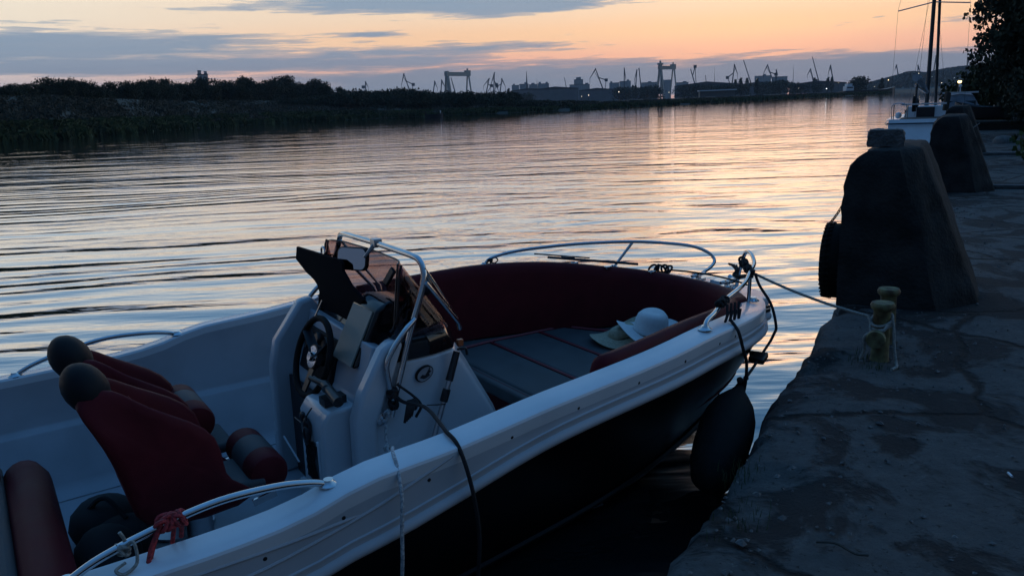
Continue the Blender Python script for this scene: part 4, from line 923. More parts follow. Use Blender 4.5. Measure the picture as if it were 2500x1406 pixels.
# ------------------------------------------------------------------ sailboat and cabin boat along the quay
def sailboat():
    p = fp(2226, 290, 20.5); mw = QM(20.5, (p-QO).dot(QV)+.32, .19, radians(2))
    o = thing('sailboat', 'small white sailing yacht with tall bare mast moored behind the concrete blocks', 'sailboat', mw)
    L, B, H = 6.4, 1.15, .98; h = MB(); rings = []
    for t in [i/16 for i in range(17)]:
        x = t*L; k = (.80+.20*sin(pi*min(1, t*1.6)*.5)) if t < .55 else max(.03, sqrt(max(0, 1-((t-.55)/.45)**2.1)))
        sh = H*(1-.10*sin(pi*t))+.22*max(0, (t-.5))**2
        pr_ = [(1.0, 1.0), (1.02, .86), (.97, .55), (.8, .2), (.4, -.18), (0, -.3)]
        rings.append([V((x-(.5*(1-f) if t == 0 else 0), B*k*a, sh*f if f > 0 else f)) for a, f in pr_]+[V((x-(.5*(1-f) if t == 0 else 0), -B*k*a, sh*f if f > 0 else f)) for a, f in reversed(pr_)])
    h.loft(rings); h.build('hull', 'white', o)
    s = MB()
    for sg in (1, -1): s.tube([(r[0].x, sg*(abs(r[0].y)*1.02+.01), r[0].z-.12) for r in rings], .022, 6)
    s.tube([(-.13, rings[0][0].y+.01, rings[0][0].z-.12), (-.13, -rings[0][0].y-.01, rings[0][0].z-.12)], .022, 6); s.build('rubbing_strake', 'dark', o)
    c = MB(); c.loft([[V((1.8, .62, H-.05)), V((1.85, .5, H+.34)), V((1.85, -.5, H+.34)), V((1.8, -.62, H-.05))], [V((3.2, .62, H-.05)), V((3.2, .5, H+.32)), V((3.2, -.5, H+.32)), V((3.2, -.62, H-.05))], [V((4.6, .4, H)), V((4.4, .3, H+.2)), V((4.4, -.3, H+.2)), V((4.6, -.4, H))]]); cb = c.build('cabin', 'white', o, bevel=.03)
    for sg in (1, -1):
        w = MB(); w.box((2.6, sg*.575, H+.15), (.8, .03, .13)); w.build('side_window', 'glass', cb)
    w = MB(); w.box((1.82, 0, H+.12), (.04, .5, .36)); w.build('companionway', 'dark', cb)
    q = MB(); q.box((.9, 0, H-.02), (1.7, 1.3, .05)); q.build('cockpit_seat', 'wood', o, bevel=.01)
    q = MB(); q.bar((.25, -.55, H+.42), (.25, .62, H+.42), .20, .045); q.build('stern_board', 'white', o)
    for y in (-.95, -.78, .82, .45):
        q = MB(); q.tube([(.1 if y < -.7 else .3, y, H-.05), (.1 if y < -.7 else .3, y, H+.42)], .014, 6); q.build('stanchion', 'steel', o)
    q = MB(); q.tube(catmull([(.15, .86, H), (.1, .86, H+.4), (.1, .5, H+.42), (.15, .5, H+.05)], 5), .014, 6); q.build('pushpit', 'steel', o)
    mx = 3.0; q = MB(); q.tube([(mx, 0, H+.3), (mx, 0, 5), (mx, 0, 8.8)], [.062, .058, .045], 10); ms = q.build('mast', 'cranea', o)
    q = MB(); q.tube([(mx-.02, -1.0, H+3.36), (mx, 0, H+3.47), (mx-.02, 1.0, H+3.28)], .018, 6); q.build('spreader', 'alu', ms)
    q = MB(); q.tube([(mx+.35, -.26, H+.15), (mx+.15, -.14, 5), (mx+.05, -.03, 8.7)], [.045, .042, .025], 10); q.build('furled_jib', 'cranea', o)
    q = MB()
    for y in (-1, 1): q.tube([(mx, y*.04, 8.6), (mx-.02, y*1.0, H+3.33), (mx-.1, y*1.06, H)], .005, 4)
    q.tube([(mx, .1, H+3.8), (mx-.6, .55, H)], .005, 4); q.tube([(mx, -.05, H+3.8), (mx-.6, -.6, H)], .005, 4)
    q.tube([(mx, 0, 8.7), (-.05, .25, H+.1)], .005, 4); q.build('rigging', 'cranea', o)
    q = MB(); q.tube([(mx-.06, 0, H+.72), (mx-2.5, .3, H+.95)], .035, 8); q.build('boom', 'alu', o)
    q = MB(); pts = [(mx-.1, .02, H+.75), (mx-.6, .09, H+.86), (mx-1.2, .15, H+1.0), (mx-1.8, .22, H+1.12), (mx-2.4, .29, H+1.18)]
    q.tube(catmull(pts, 4), [.06+.03*mnoise.noise((i*.9, 3, 1))+.003*i for i in range(17)], 10); q.build('furled_sail', 'canvas', o)
    q = MB(); q.tube([(V((cos(a)*.27, 0, sin(a)*.27))+V((.5, .3, H+.34))) for a in [pi*j/12*1.25-.3 for j in range(13)]], .045, 8); q.build('tyre', 'rubber', o)
    q = MB(); q.tube([(.6, .26, H+.2), (.6, .26, H+1.0)], .03, 6); q.ball((.6, .26, H+.45), (.1, .1, .16), 10); q.build('outboard_bracket', 'dark', o)
    q = MB(); q.ball((.55, .7, H+.1), .1, 10); q.build('fender_ball', 'white', o)
    q = MB(); q.loft([[V((.75, -.5, H+.2)), V((.7, -.55, H+.75)), V((.8, -.48, H+.75)), V((.85, -.44, H+.2))], [V((.75, -.62, H+.2)), V((.7, -.66, H+.7)), V((.8, -.6, H+.72)), V((.85, -.56, H+.2))]]); q.build('hanging_cloth', 'wood', o, bevel=.02)
sailboat()
def cabin_boat():
    p = fp(2330, 262, 30); o = thing('cabin_boat', 'small motor boat under a pale canvas cover moored beyond the sailboat', 'motorboat', QM(29.0, (p-QO).dot(QV)+.2, 0, .05))
    L, B, H = 4.6, .95, .75; h = MB(); rings = []
    for t in [i/12 for i in range(13)]:
        k = 1 if t < .5 else max(.04, sqrt(max(0, 1-((t-.5)/.5)**2.2))); x = t*L; sh = H+.25*t*t
        rings.append([V((x, B*k, sh)), V((x, B*k*.85, .1)), V((x, 0, -.2)), V((x, -B*k*.85, .1)), V((x, -B*k, sh))])
    h.loft(rings); h.build('hull', 'white', o)
    c = MB(); rr = []
    for x, w, z in ((.1, .86, .72), (.25, .82, 1.2), (.6, .70, 1.72), (1.4, .62, 1.80), (2.1, .58, 1.74), (2.6, .62, 1.3), (3.0, .6, .98)):
        rr.append([V((x, w, H-.02)), V((x, w*.97, (H+z)/2+.06)), V((x, w*.62, z)), V((x, 0, z+.06)), V((x, -w*.62, z)), V((x, -w*.97, (H+z)/2+.06)), V((x, -w, H-.02))])
    c.loft(rr); cv = c.build('canvas_cover', 'tarp', o)
    for y in (-.32, .32):
        w = MB(); w.loft([[V((.19, y-.22, .98)), V((.19, y+.22, .98)), V((.21, y+.22, .98)), V((.21, y-.22, .98))], [V((.44, y-.2, 1.52)), V((.44, y+.2, 1.52)), V((.46, y+.2, 1.52)), V((.46, y-.2, 1.52))]]); w.build('clear_pane', 'glass', cv)
    q = MB(); q.box((.6, 0, 1.83), (.08, 1.2, .06)); q.build('roof_bow', 'white', o); q = MB(); q.tube([(1, 0, 1.8), (1, 0, 2.05)], .02, 6); q.ball((1, 0, 2.08), .06, 8); q.build('top_light', 'white', o)
cabin_boat()

# ------------------------------------------------------------------ the motorboat
TH = radians(56); HEEL = .02
be = V((sin(TH), cos(TH), 0)); bn0 = V((-cos(TH), sin(TH), 0)); bz = (V((0, 0, 1))-bn0*HEEL).normalized(); bn = bz.cross(be).normalized()
BO = V((-1.31, 3.60, 0))
BM = Matrix(((be.x, bn.x, bz.x, BO.x), (be.y, bn.y, bz.y, BO.y), (be.z, bn.z, bz.z, BO.z), (0, 0, 0, 1)))
boat = thing('motorboat', 'white open motorboat with black hull and wine red seats moored at the quay', 'motorboat', BM)
SHEER = [(-2.4, .685), (-1.2, .68), (-.5, .688), (-.3, .698), (-.15, .716), (-.06, .740), (.02, .762), (.10, .776), (.20, .783), (.45, .795), (.69, .818), (.95, .842), (1.5, .868), (2.03, .885), (2.5, .86), (2.9, .805), (3.2, .76), (3.45, .73)]
HALF = [(-2.4, 1.18), (-1.2, 1.24), (0, 1.262), (.6, 1.255), (1.2, 1.228), (1.7, 1.175), (2.03, 1.105), (2.4, 1.0), (2.7, .86), (2.95, .69), (3.15, .51), (3.3, .335), (3.4, .17), (3.45, 0)]
def zs(x): return spline(x, SHEER)
def bo(x): return max(0, spline(x, HALF)) if x < 3.15 else .51*sqrt(max(0, 1-((x-3.15)/.30)**2)) if x > 3.15 else .51
RUBD = [(-2.4, .25), (-.1, .24), (.12, .248), (.44, .20), (.78, .160), (1.2, .143), (2.0, .145), (2.7, .135), (3.45, .13)]
# outline stations: from starboard aft round the bow to port aft
def outline():
    xs_ = [-2.4+i*.12 for i in range(45)]; xs_ = [x for x in xs_ if x <= 2.95]
    st = [(x, bo(x)) for x in xs_]
    tail = [(3.15+.30*sin(a), .51*cos(a)) for a in [pi/2*i/10 for i in range(11)]]
    st += [(3.05, bo(3.05))]+tail
    R_ = [(x, -y) for x, y in st]; Lf = [(x, y) for x, y in reversed(st[:-1])]
    return R_+Lf
OUT = outline()
def normals(path):
    ns = []
    for i in range(len(path)):
        a = path[max(0, i-1)]; b = path[min(len(path)-1, i+1)]; tx, ty = b[0]-a[0], b[1]-a[1]; l = sqrt(tx*tx+ty*ty); ns.append((ty/l, -tx/l))   # outward (to starboard when going forward on the starboard side)
    return ns
NRM = normals(OUT)
def off(i, d):                                # outline point moved outward by d
    x, y = OUT[i]; return x+NRM[i][0]*d, y+NRM[i][1]*d
def sweep(prof, mats, name, lo=0, hi=None, parent=boat, closed=False, **k):
    """prof(x) -> list of (outward offset, z) ; swept round the gunwale outline"""
    b = MB(); rings = []
    hi = len(OUT) if hi is None else hi
    for i in range(lo, hi):
        rings.append([V((*off(i, d), z)) for d, z in prof(OUT[i][0])])
    b.loft(rings, ring=closed, cap=closed); return b.build(name, mats, parent, **k)
CW = .135
def cw(x): return .135+.125*smooth01((x-2.75)/.6)
def cap_prof(x):
    z = zs(x); C_ = cw(x); return [(-C_, z-.05), (-C_, z-.008), (-C_+.010, z+.002), (-.07, z-.001), (-.014, z-.009), (-.004, z-.014), (0, z-.024), (-.001, z-.045), (-.004, z-.075)]
sweep(cap_prof, 'gel', 'gunwale', smooth=24)
def rz(x): return zs(x)-spline(x, RUBD)
def top_prof(x):
    z, r = zs(x), rz(x); return [(-.004, z-.072), (-.004, z-.085), (-.004, (z-.085+r+.048)/2), (-.002, r+.048)]
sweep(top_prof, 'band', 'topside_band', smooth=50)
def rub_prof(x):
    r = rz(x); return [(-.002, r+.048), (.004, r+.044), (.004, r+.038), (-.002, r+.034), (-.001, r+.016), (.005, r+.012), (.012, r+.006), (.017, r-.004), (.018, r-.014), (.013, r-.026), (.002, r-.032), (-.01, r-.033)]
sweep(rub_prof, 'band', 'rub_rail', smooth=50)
# styling creases on the starboard and port topsides
def crease(path, nm):
    for sg in (-1, 1):
        b = MB(); P = []
        for x, z in catmull([V((a, c, 0)) for a, c in path], 5) and [(q.x, q.y) for q in catmull([V((a, c, 0)) for a, c in path], 5)]: P.append(V((x, sg*(bo(x)-.0075), z)))
        b.tube(P, [.003]+[.0085]*(len(P)-2)+[.004], 8); b.build(nm, 'band', boat)
crease([(-1.9, .44), (-1.2, .505), (-.6, .545), (-.3, .565), (.07, .645), (.30, .715), (.45, .765)], 'moulded_crease')
crease([(-2.2, .575), (-1.2, .60), (-.6, .62), (-.22, .628), (.04, .645)], 'moulded_crease')
for sg in (-1, 1):
    for x in (-1.4, -1.0, -.62, -.30, -.02, .32, .70, 1.05, 1.42, 1.76, 2.08, 2.25):
        z = zs(x)-.067-.03*(x < .6); b = MB(); b.lathe([(.001, .004), (.007, .003), (.009, 0)], (x, sg*(bo(x)-.006), z), 10, Matrix.Rotation(-sg*radians(90), 3, 'X')); b.build('snap_button', 'black', boat)
# hull
b = MB(); rings = []
CH = [(-2.4, 1.02), (0, 1.06), (1, 1.0), (1.6, .93), (2.2, .78), (2.6, .62), (2.9, .44), (3.1, .29), (3.3, .12), (3.45, 0)]
CZ = [(-2.4, .06), (0, .07), (1, .11), (2, .18), (2.6, .25), (3.1, .36), (3.45, .54)]
KZ = [(-2.4, -.36), (1.2, -.36), (2.0, -.24), (2.6, .0), (3.0, .24), (3.3, .44), (3.45, .545)]
hx = [x for x, y in OUT[:len(OUT)//2+1]]
for i in range(len(OUT)//2+1):
    x = OUT[i][0]; px_, py_ = off(i, -.01); r = rz(x)-.03
    cy = max(.004, spline(x, CH)); cz = spline(x, CZ); kz = spline(x, KZ); xs2 = px_-.12*smooth01((x-2.4)/1.0)
    half = [V((px_, py_, r)), V((px_*.5+xs2*.5, -(abs(py_)*.62+cy*.38)-.02*(py_ < -.1), r*.62+cz*.38)), V((xs2, -cy, cz)), V((xs2, -cy+.05*min(1, cy*3), cz-.015)), V((xs2, -cy*.5, (cz+kz)*.5-.02)), V((xs2, 0, kz))]
    ring = half+[V((p.x, -p.y, p.z)) for p in reversed(half[:-1])]; rings.append(ring)
b.loft(rings, ring=False); b.add(rings[0], [tuple(range(len(rings[0])))]); b.build('hull', 'hull', boat, smooth=35)
b = MB(); rr = []
for i in range(0, len(OUT)//2-3):
    x = OUT[i][0]; cy = spline(x, CH); cz = spline(x, CZ); rr.append(V((x-.12*smooth01((x-2.4)/1.0), -cy-.012, cz-.004)))
for sg in (1, -1):
    b.tube([V((p.x, p.y*sg, p.z)) for p in rr], .016, 6)
b.build('spray_rail', 'hull', boat)
# cockpit liner
def lin_prof(x):
    z = zs(x); return [(-CW, z-.045), (-CW-.02, .40), (-CW-.028, .385), (-CW-.06, .378), (-CW-.068, .365), (-CW-.16, .10), (-CW-.19, .06), (-CW-.24, .034)]
iL = [i for i, (x, y) in enumerate(OUT) if x < 1.95 and y < 0]; iP = [i for i, (x, y) in enumerate(OUT) if x < 1.95 and y > 0]
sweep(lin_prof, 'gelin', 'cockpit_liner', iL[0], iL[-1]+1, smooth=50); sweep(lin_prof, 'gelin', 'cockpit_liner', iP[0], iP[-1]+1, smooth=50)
b = MB(); b.add([V((x, y*1, .03)) for x, y in [(-2.35, -.9), (1.5, -.88), (1.5, .88), (-2.35, .9)]], [(0, 1, 2, 3)]); b.build('cockpit_sole', 'gelin', boat, smooth=0)
b = MB(); b.box((-2.36, 0, .3), (.06, 2.36, .72)); b.build('transom', 'gelin', boat, bevel=.01)
# bow upholstery -------------------------------------------------
def bol_prof(x):
    z = zs(x)+.018; f = 1
    return [(-CW-.012, .42), (-CW-.010, z-.035), (-CW-.022, z-.008), (-CW-.05, z+.004), (-CW-.085, z-.012), (-CW-.11, z-.05), (-CW-.135, .60), (-CW-.15, .42)]
NB = len(OUT); midx = NB//2
iS = [i for i, (x, y) in enumerate(OUT) if x > 1.15 and y < -.0]; iQ = [i for i, (x, y) in enumerate(OUT) if x > 1.0 and y > .0]
# smoothed outline for the cushions so that the bow curve stays gentle
CUSH = []
for i in range(NB):
    x, y = OUT[i]
    if x > 1.0: CUSH.append((x, y))
def cush_off(d):
    return [(x, y) for x, y in OUTC(d)]
def OUTC(d):
    # true offset of the gunwale outline, d inside it (more where the deck widens), rounded at the stem
    pts = []
    for i in range(len(OUT)//2+1):
        x = OUT[i][0]
        if x < .99: continue
        q = off(i, -(d+cw(x)-.135))
        if q[1] < -.42 and q[0] < 2.86 and (not pts or q[0] > pts[-1][0]+.004): pts.append(q)
    xl, yl = pts[-1]; xe = 3.165-(d-.135); pts += [(xl+(xe-xl)*sin(a), yl*cos(a)**1.1) for a in [pi/2*i/14 for i in range(1, 15)]]
    pts = pts+[(x, -y) for x, y in reversed(pts[:-1])]
    L_ = [0]
    for a, c in zip(pts, pts[1:]): L_.append(L_[-1]+sqrt((c[0]-a[0])**2+(c[1]-a[1])**2))
    out = []; k = 0; NN = 72
    for i in range(NN+1):
        t = L_[-1]*i/NN
        while k < len(L_)-2 and L_[k+1] < t: k += 1
        f = (t-L_[k])/(L_[k+1]-L_[k]); out.append((pts[k][0]+(pts[k+1][0]-pts[k][0])*f, pts[k][1]+(pts[k+1][1]-pts[k][1])*f))
    return out
def bolster(name, lo, mats='red'):
    prof_ = [(.005, .42), (.003, -.03), (.012, -.002), (.035, .018), (.065, .016), (.09, -.006), (.105, -.06), (.125, -.20), (.15, .42)]
    paths = [OUTC(CW+d) for d, _ in prof_]; n_ = len(paths[0]); b = MB(); rings = []
    for i in range(n_):
        x = paths[0][i][0]; y = paths[0][i][1]
        if not (lo(x, y)): continue
        z0 = zs(min(3.3, x+.05))+.012
        rings.append([V((pp_[i][0], pp_[i][1], (z0+z) if z < .3 else z)) for pp_, (d, z) in zip(paths, prof_)])
    # rounded ends
    def shrink(r, f, dx): c = sum(r, V())/len(r); return [c+(p-c)*f+V((dx, 0, 0)) for p in r]
    e0 = rings[0]; e1 = rings[-1]
    rings = [shrink(e0, .55, -.030), shrink(e0, .85, -.018)]+rings+[shrink(e1, .85, -.012), shrink(e1, .6, -.02)]
    b.loft(rings); return b.build(name, mats, boat, smooth=60)
bolster('bow_bolster', lambda x, y: x > (1.30 if y < 0 else 1.02))
# seat pads
def pad(name, poly, z0, z1, m_, bev=.02, parent=boat):
    b = MB(); b.prism(poly, z0, z1, lambda a, c, h: V((a, c, h))); return b.build(name, m_, parent, bevel=bev, seg=3)
cp = OUTC(CW+.14); cpf = [(x, y) for x, y in cp if x >= 1.5]
b = MB(); b.prism([(1.52, -.78), (2.0, -.62), (2.4, -.42), (2.6, -.2), (2.6, .2), (2.4, .42), (2.0, .62), (1.52, .78)], .16, .33, lambda a, c, h: V((a, c, h))); b.build('bow_seat_base', 'gelin', boat)
innP = [(1.50, -.72), (1.88, -.74), (2.48, -.70), (2.66, -.40), (2.66, .40), (2.48, .70), (1.88, .74), (1.50, .72)]
pad('bow_seat_pad', [(x, y) for x, y in cp if x >= 1.46], .33, .412, 'grey', .015)
for poly, lb in (([(1.52, -.70), (1.855, -.72), (1.855, .72), (1.52, .70)], 0), ([(1.885, -.725), (2.255, -.70), (2.255, .70), (1.885, .725)], 0), ([(2.285, -.70), (2.47, -.68), (2.63, -.39), (2.63, .39), (2.47, .68), (2.285, .70)], 0)):
    pad('infill_pad', poly, .34, .424, 'grey', .016)
b = MB()
b.tube([V((x, y, .42)) for x, y in innP], .013, 6)
for x in (1.87, 2.27): b.tube([V((x, -.72, .42)), V((x, .72, .42))], .009, 6)
b.build('seat_piping', 'pipe', boat)
b = MB(); b.loft([[V((1.455, -.84, .10)), V((1.455, .84, .10)), V((1.50, .84, .10)), V((1.50, -.84, .10))], [V((1.475, -.99, .30)), V((1.475, .99, .30)), V((1.52, .99, .30)), V((1.52, -.99, .30))], [V((1.47, -1.0, .38)), V((1.47, 1.0, .38)), V((1.52, 1.0, .38)), V((1.52, -1.0, .38))], [V((1.50, -1.0, .418)), V((1.50, 1.0, .418)), V((1.525, 1.0, .40)), V((1.525, -1.0, .40))]]); b.build('bow_seat_front', 'red', boat, bevel=.012, smooth=60)
# deck fittings at the bow
for x, y in ((2.62, .74), (3.02, .36), (2.78, .56)):
    b = MB(); b.box((x, y, zs(x)+.014), (.05, .035, .022)); b.build('deck_fitting', 'steel', boat, bevel=.005)
for sg in (-1, 1):
    b = MB(); b.box((3.25, sg*.13, .75), (.10, .05, .02)); b.tube([(3.18, sg*.13, .785), (3.32, sg*.13, .785)], .011, 8); b.bar((3.25, sg*.13, .745), (3.25, sg*.13, .785), .03); b.build('cleat', 'steel', boat, bevel=.003)
b = MB(); b.box((3.36, 0, .745), (.16, .10, .03)); b.lathe([(.006, -.035), (.026, -.03), (.016, 0), (.026, .03), (.006, .035)], (3.46, 0, .75), 12, Matrix.Rotation(radians(90), 3, 'X')); b.build('bow_roller', 'steel', boat, bevel=.003)
b = MB(); b.box((2.99, -.66, .735), (.07, .012, .02)); b.box((3.07, -.61, .73), (.03, .012, .03)); b.build('bow_light', 'black', boat)
# rails ----------------------------------------------------------
def flange(b, p, r=.036): b.lathe([(r, 0), (r, .004), (r*.62, .012), (r*.5, .022)], p, 14)
RP = {1: [(2.03, 1.02, .885), (2.06, 1.01, .925), (2.16, .98, .955), (2.35, .91, .978), (2.7, .77, .99), (3.05, .59, .985), (3.32, .45, .955), (3.46, .37, .925), (3.555, .315, .875), (3.575, .275, .825), (3.52, .25, .79), (3.40, .22, .765), (3.28, .19, .745)],
      -1: [(2.03, 1.035, .885), (2.06, 1.02, .925), (2.16, .98, .94), (2.35, .875, .95), (2.66, .75, .97), (2.86, .63, .992), (3.02, .53, 1.005), (3.12, .43, 1.03), (3.17, .36, 1.035), (3.20, .31, 1.01), (3.22, .27, .94), (3.24, .23, .84), (3.26, .20, .745)]}
for sg in (1, -1):
    P = RP[sg]
    b = MB(); b.tube([V((p.x, p.y*sg, p.z)) for p in catmull(P, 5)], .0125, 10); flange(b, (2.03, P[0][1]*sg, .888)); flange(b, (P[-1][0], P[-1][1]*sg, .742))
    b.tube([(2.90, .63*sg, .81), (3.05, .59, .985)] if sg > 0 else [(2.87, -.62, .80), (2.87, -.625, .99)], .011, 10); flange(b, (2.90, .63*sg, .808)); b.build('bow_rail', 'steel', boat)
    P = [(-.03, 1.165, .748), (-.10, 1.16, .772), (-.22, 1.155, .792), (-.40, 1.155, .80), (-.58, 1.155, .775), (-.76, 1.155, .73), (-.86, 1.155, .685)]
    b = MB(); b.tube([V((p.x, p.y*sg, p.z)) for p in catmull(P, 6)], .0135, 10); flange(b, (-.03, 1.165*sg, .746)); flange(b, (-.86, 1.155*sg, .681)); b.build('stern_rail', 'steel', boat)
# console --------------------------------------------------------
YC, HW = .075, .495
KY = HW/.42
con = MB()
def crail(z, xa, xf, w, rf):                  # one ring of the console: aft flat, rounded front
    w *= KY; return [p+V((0, YC, 0)) for p in [V((xa, -w, z)), V(((xa+xf)*.5, -w, z)), V((xf-rf*1.6, -w, z)), V((xf-rf*.6, -w*.93, z)), V((xf-rf*.12, -w*.72, z)), V((xf, -w*.35, z)), V((xf, 0, z)), V((xf, w*.35, z)), V((xf-rf*.12, w*.72, z)), V((xf-rf*.6, w*.93, z)), V((xf-rf*1.6, w, z)), V(((xa+xf)*.5, w, z)), V((xa, w, z)), V((xa, 0, z))]]
con.loft([crail(.03, .40, 1.40, .42, .12), crail(.45, .41, 1.25, .41, .12), crail(.60, .42, 1.17, .405, .13), crail(.75, .50, 1.09, .40, .13), crail(.845, .555, 1.035, .395, .13)])
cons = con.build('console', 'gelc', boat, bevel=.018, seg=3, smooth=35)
con = MB(); con.loft([crail(.846, .556, 1.038, .398, .13), crail(.90, .585, 1.02, .402, .13), crail(.945, .61, .99, .395, .13), crail(.962, .625, .965, .375, .12)]); con.build('console_top', 'gloss', cons, bevel=.01, smooth=40)
# dash frame cheeks in white that run up either side of the helm
for sg in (1, -1):
    b = MB(); y0, y1 = (.475, .555) if sg > 0 else (-.428, -.34)
    b.prism([(.29, .03), (.30, .66), (.335, .80), (.49, 1.0), (.56, 1.01), (.60, .95), (.58, .8), (.46, .58), (.43, .03)] if sg > 0 else [(.375, .03), (.385, .62), (.43, .74), (.545, .93), (.60, .965), (.66, .95), (.60, .8), (.5, .58), (.47, .03)], y0, y1, lambda a, c, h: V((a, h, c)))
    b.build('console_cheek', 'gelc', cons, bevel=.022, seg=3)
b = MB(); b.loft([[V((.44, -.34, .60)), V((.44, .47, .60)), V((.47, .47, .58)), V((.47, -.34, .58))], [V((.535, -.34, .93)), V((.535, .47, .95)), V((.60, .47, .93)), V((.60, -.34, .91))]]); b.build('dash_panel', 'gelin', cons, bevel=.01)
b = MB(); b.loft([[V((.43, .0, .66)), V((.43, .42, .66)), V((.455, .42, .64)), V((.455, 0, .64))], [V((.505, .0, .88)), V((.505, .42, .88)), V((.55, .42, .87)), V((.55, 0, .87))]]); b.build('gauge_panel', 'dgrey', cons, bevel=.008)
for k, (gy, gz, gr) in enumerate(((.13, .83, .042), (.25, .83, .042), (.35, .80, .03))):
    c_ = V((.425+(gz-.66)*.34+.0, gy, gz)); a_ = V((-.94, 0, .34)).normalized(); b = MB(); b.lathe([(.001, .006), (gr*.9, .006), (gr, .012), (gr*1.06, .006), (gr*1.06, -.01)], c_+a_*.006, 20, a_.to_track_quat('Z', 'Y').to_matrix()); b.build('gauge', 'steel' if k == 9 else 'black', cons)
# thin black panel standing in for the shade inside the port foot recess
b = MB(); b.box((.394, .22, .315), (.016, .50, .57)); b.build('footwell_shade_panel', 'black', cons)
# lower helm box with throttle, switch and vent
b = MB(); b.prism([(.255, .03), (.262, .60), (.30, .655), (.44, .665), (.44, .03)], -.335, -.03, lambda a, c, h: V((a, h, c))); hb = b.build('helm_box', 'gelc', boat, bevel=.016, seg=3)
b = MB(); b.prism([(.225, .03), (.228, .215), (.235, .23), (.262, .232), (.262, .03)], -.325, -.02, lambda a, c, h: V((a, h, c))); b.build('kick_step', 'gelc', hb, bevel=.008)
b = MB(); b.box((.256, -.19, .375), (.012, .155, .21)); b.build('vent_opening', 'black', hb, bevel=.005)
b = MB()
for i in range(9):
    a = -.26+i*.0185
    b.bar((.248, a, .275), (.248, min(a+.09, -.112), .275+min(.2, (min(a+.09, -.112)-a)*2.2)), .0035); b.bar((.247, a, .475), (.247, min(a+.09, -.112), .475-min(.2, (min(a+.09, -.112)-a)*2.2)), .0035)
b.build('vent_mesh', 'dgrey', hb)
b = MB(); b.box((.258, -.262, .375), (.014, .018, .25)); b.build('vent_frame', 'gel', hb, bevel=.004)
b = MB(); b.ball((.245, -.165, .545), (.02, .04, .055), 10); b.ball((.235, -.185, .515), (.022, .026, .05), 8); b.ball((.24, -.135, .585), (.016, .026, .035), 8); b.tube(catmull([(.25, -.17, .57), (.235, -.2, .61), (.26, -.215, .655)]), .004, 6); b.tube([(.24, -.14, .55), (.235, -.03, .552)], .0035, 6); b.build('wiring_bundle', 'black', hb)
b = MB(); b.tube([(.245, -.0, .30), (.22, .13, .40)], .005, 6); b.build('kill_cord', 'gel', hb)
b = MB(); b.box((.36, -.235, .68), (.11, .07, .04)); b.tube(catmull([(.36, -.24, .69), (.335, -.255, .735), (.315, -.275, .755)]), .02, 10); b.tube([(.335, -.21, .755), (.325, -.40, .725)], [.022, .026], 12); b.tube([(.305, -.10, .762), (.335, -.215, .755)], [.012, .018], 10); b.build('throttle_lever', 'black', cons)
# wheel
wc = V((.395, .09, .80)); wa = V((-.94, 0, .34)).normalized(); wu = V((.34, 0, .94)).normalized(); wr = V((0, 1, 0))
b = MB(); b.tube([wc+wr*.198*cos(a)+wu*.198*sin(a) for a in [2*pi*i/40 for i in range(40)]], .0165, 12, True); wh = b.build('steering_wheel', 'rubber', boat)
b = MB(); b.tube([wc-wa*.02, wc-wa*.14], [.045, .035], 16); b.build('column', 'black', wh)
b = MB()
for a in (radians(90+55), radians(90-55), radians(-90)):
    d = wr*cos(a)+wu*sin(a); b.bar(wc+d*.03-wa*.02, wc+d*.18, .055, .012, .045)
b.tube([wc-wa*.025, wc+wa*.002], .062, 24); b.build('spokes', 'black', wh)
b = MB(); b.tube([wc+wa*.002, wc+wa*.022], [.026, .022], 16); b.build('hub_cap', 'steel', wh)
b = MB(); b.tube([wc+wa*.003, wc+wa*.0045], .056, 24)
for i in range(6):
    a = 2*pi*i/6; c = wc+(wr*cos(a)+wu*sin(a))*.043; b.tube([c, c+wa*.006], .006, 8)
b.build('wheel_bolts', 'steel', wh)
# plotter hood with its dull cover
h_ = MB(); yA, yB = .035, -.245
h_.prism([(.475, .80), (.615, 1.075), (.68, 1.105), (.86, 1.08), (.98, .975), (.90, .90), (.60, .84)], yB, yA, lambda a, c, h: V((a, h, c))); hd = h_.build('plotter_hood', 'gloss', boat, bevel=.016, seg=3)
h_ = MB(); n_ = V((-.884, 0, .467)); u_ = V((.467, 0, .884)); c_ = V((.545, -.105, .9325))+n_*.008
h_.add([c_+V((0, s*.112, 0))+u_*t*.142+n_*d for d in (-.004, .004) for s, t in ((-1, -1), (1, -1), (1, 1), (-1, 1))], [(0, 1, 2, 3), (7, 6, 5, 4), (0, 4, 5, 1), (1, 5, 6, 2), (2, 6, 7, 3), (3, 7, 4, 0)]); h_.build('screen_cover', 'screen', hd)
# open black lid standing at the port side
def bx_pt(px, py, x):
    r = BM.inverted().to_3x3() @ ray(px, py); c = BM.inverted() @ CAM; t = (x-c.x)/r.x; return c+r*t
LIDX = .60
lp = []
for px, py in ((709, 604), (799, 633), (812, 637), (819, 648), (822, 664), (845, 698), (880, 735), (857, 785), (818, 764), (779, 747), (777, 713), (770, 697), (762, 686), (752, 676), (741, 667), (712, 634)):
    q = bx_pt(px, py, LIDX); z = q.z; lp.append((q.y, q.z))
def lidf(a, c, h): return V((LIDX+.16*(c-1.0)+h, a, c))
b = MB(); b.prism(lp, 0, .018, lidf); b.build('open_lid', 'matt', cons, bevel=.004)
b = MB(); b.tube([V((.47, .40, .80)), V((.56, .33, 1.02))], .005, 6); b.build('lid_stay', 'steel', cons)
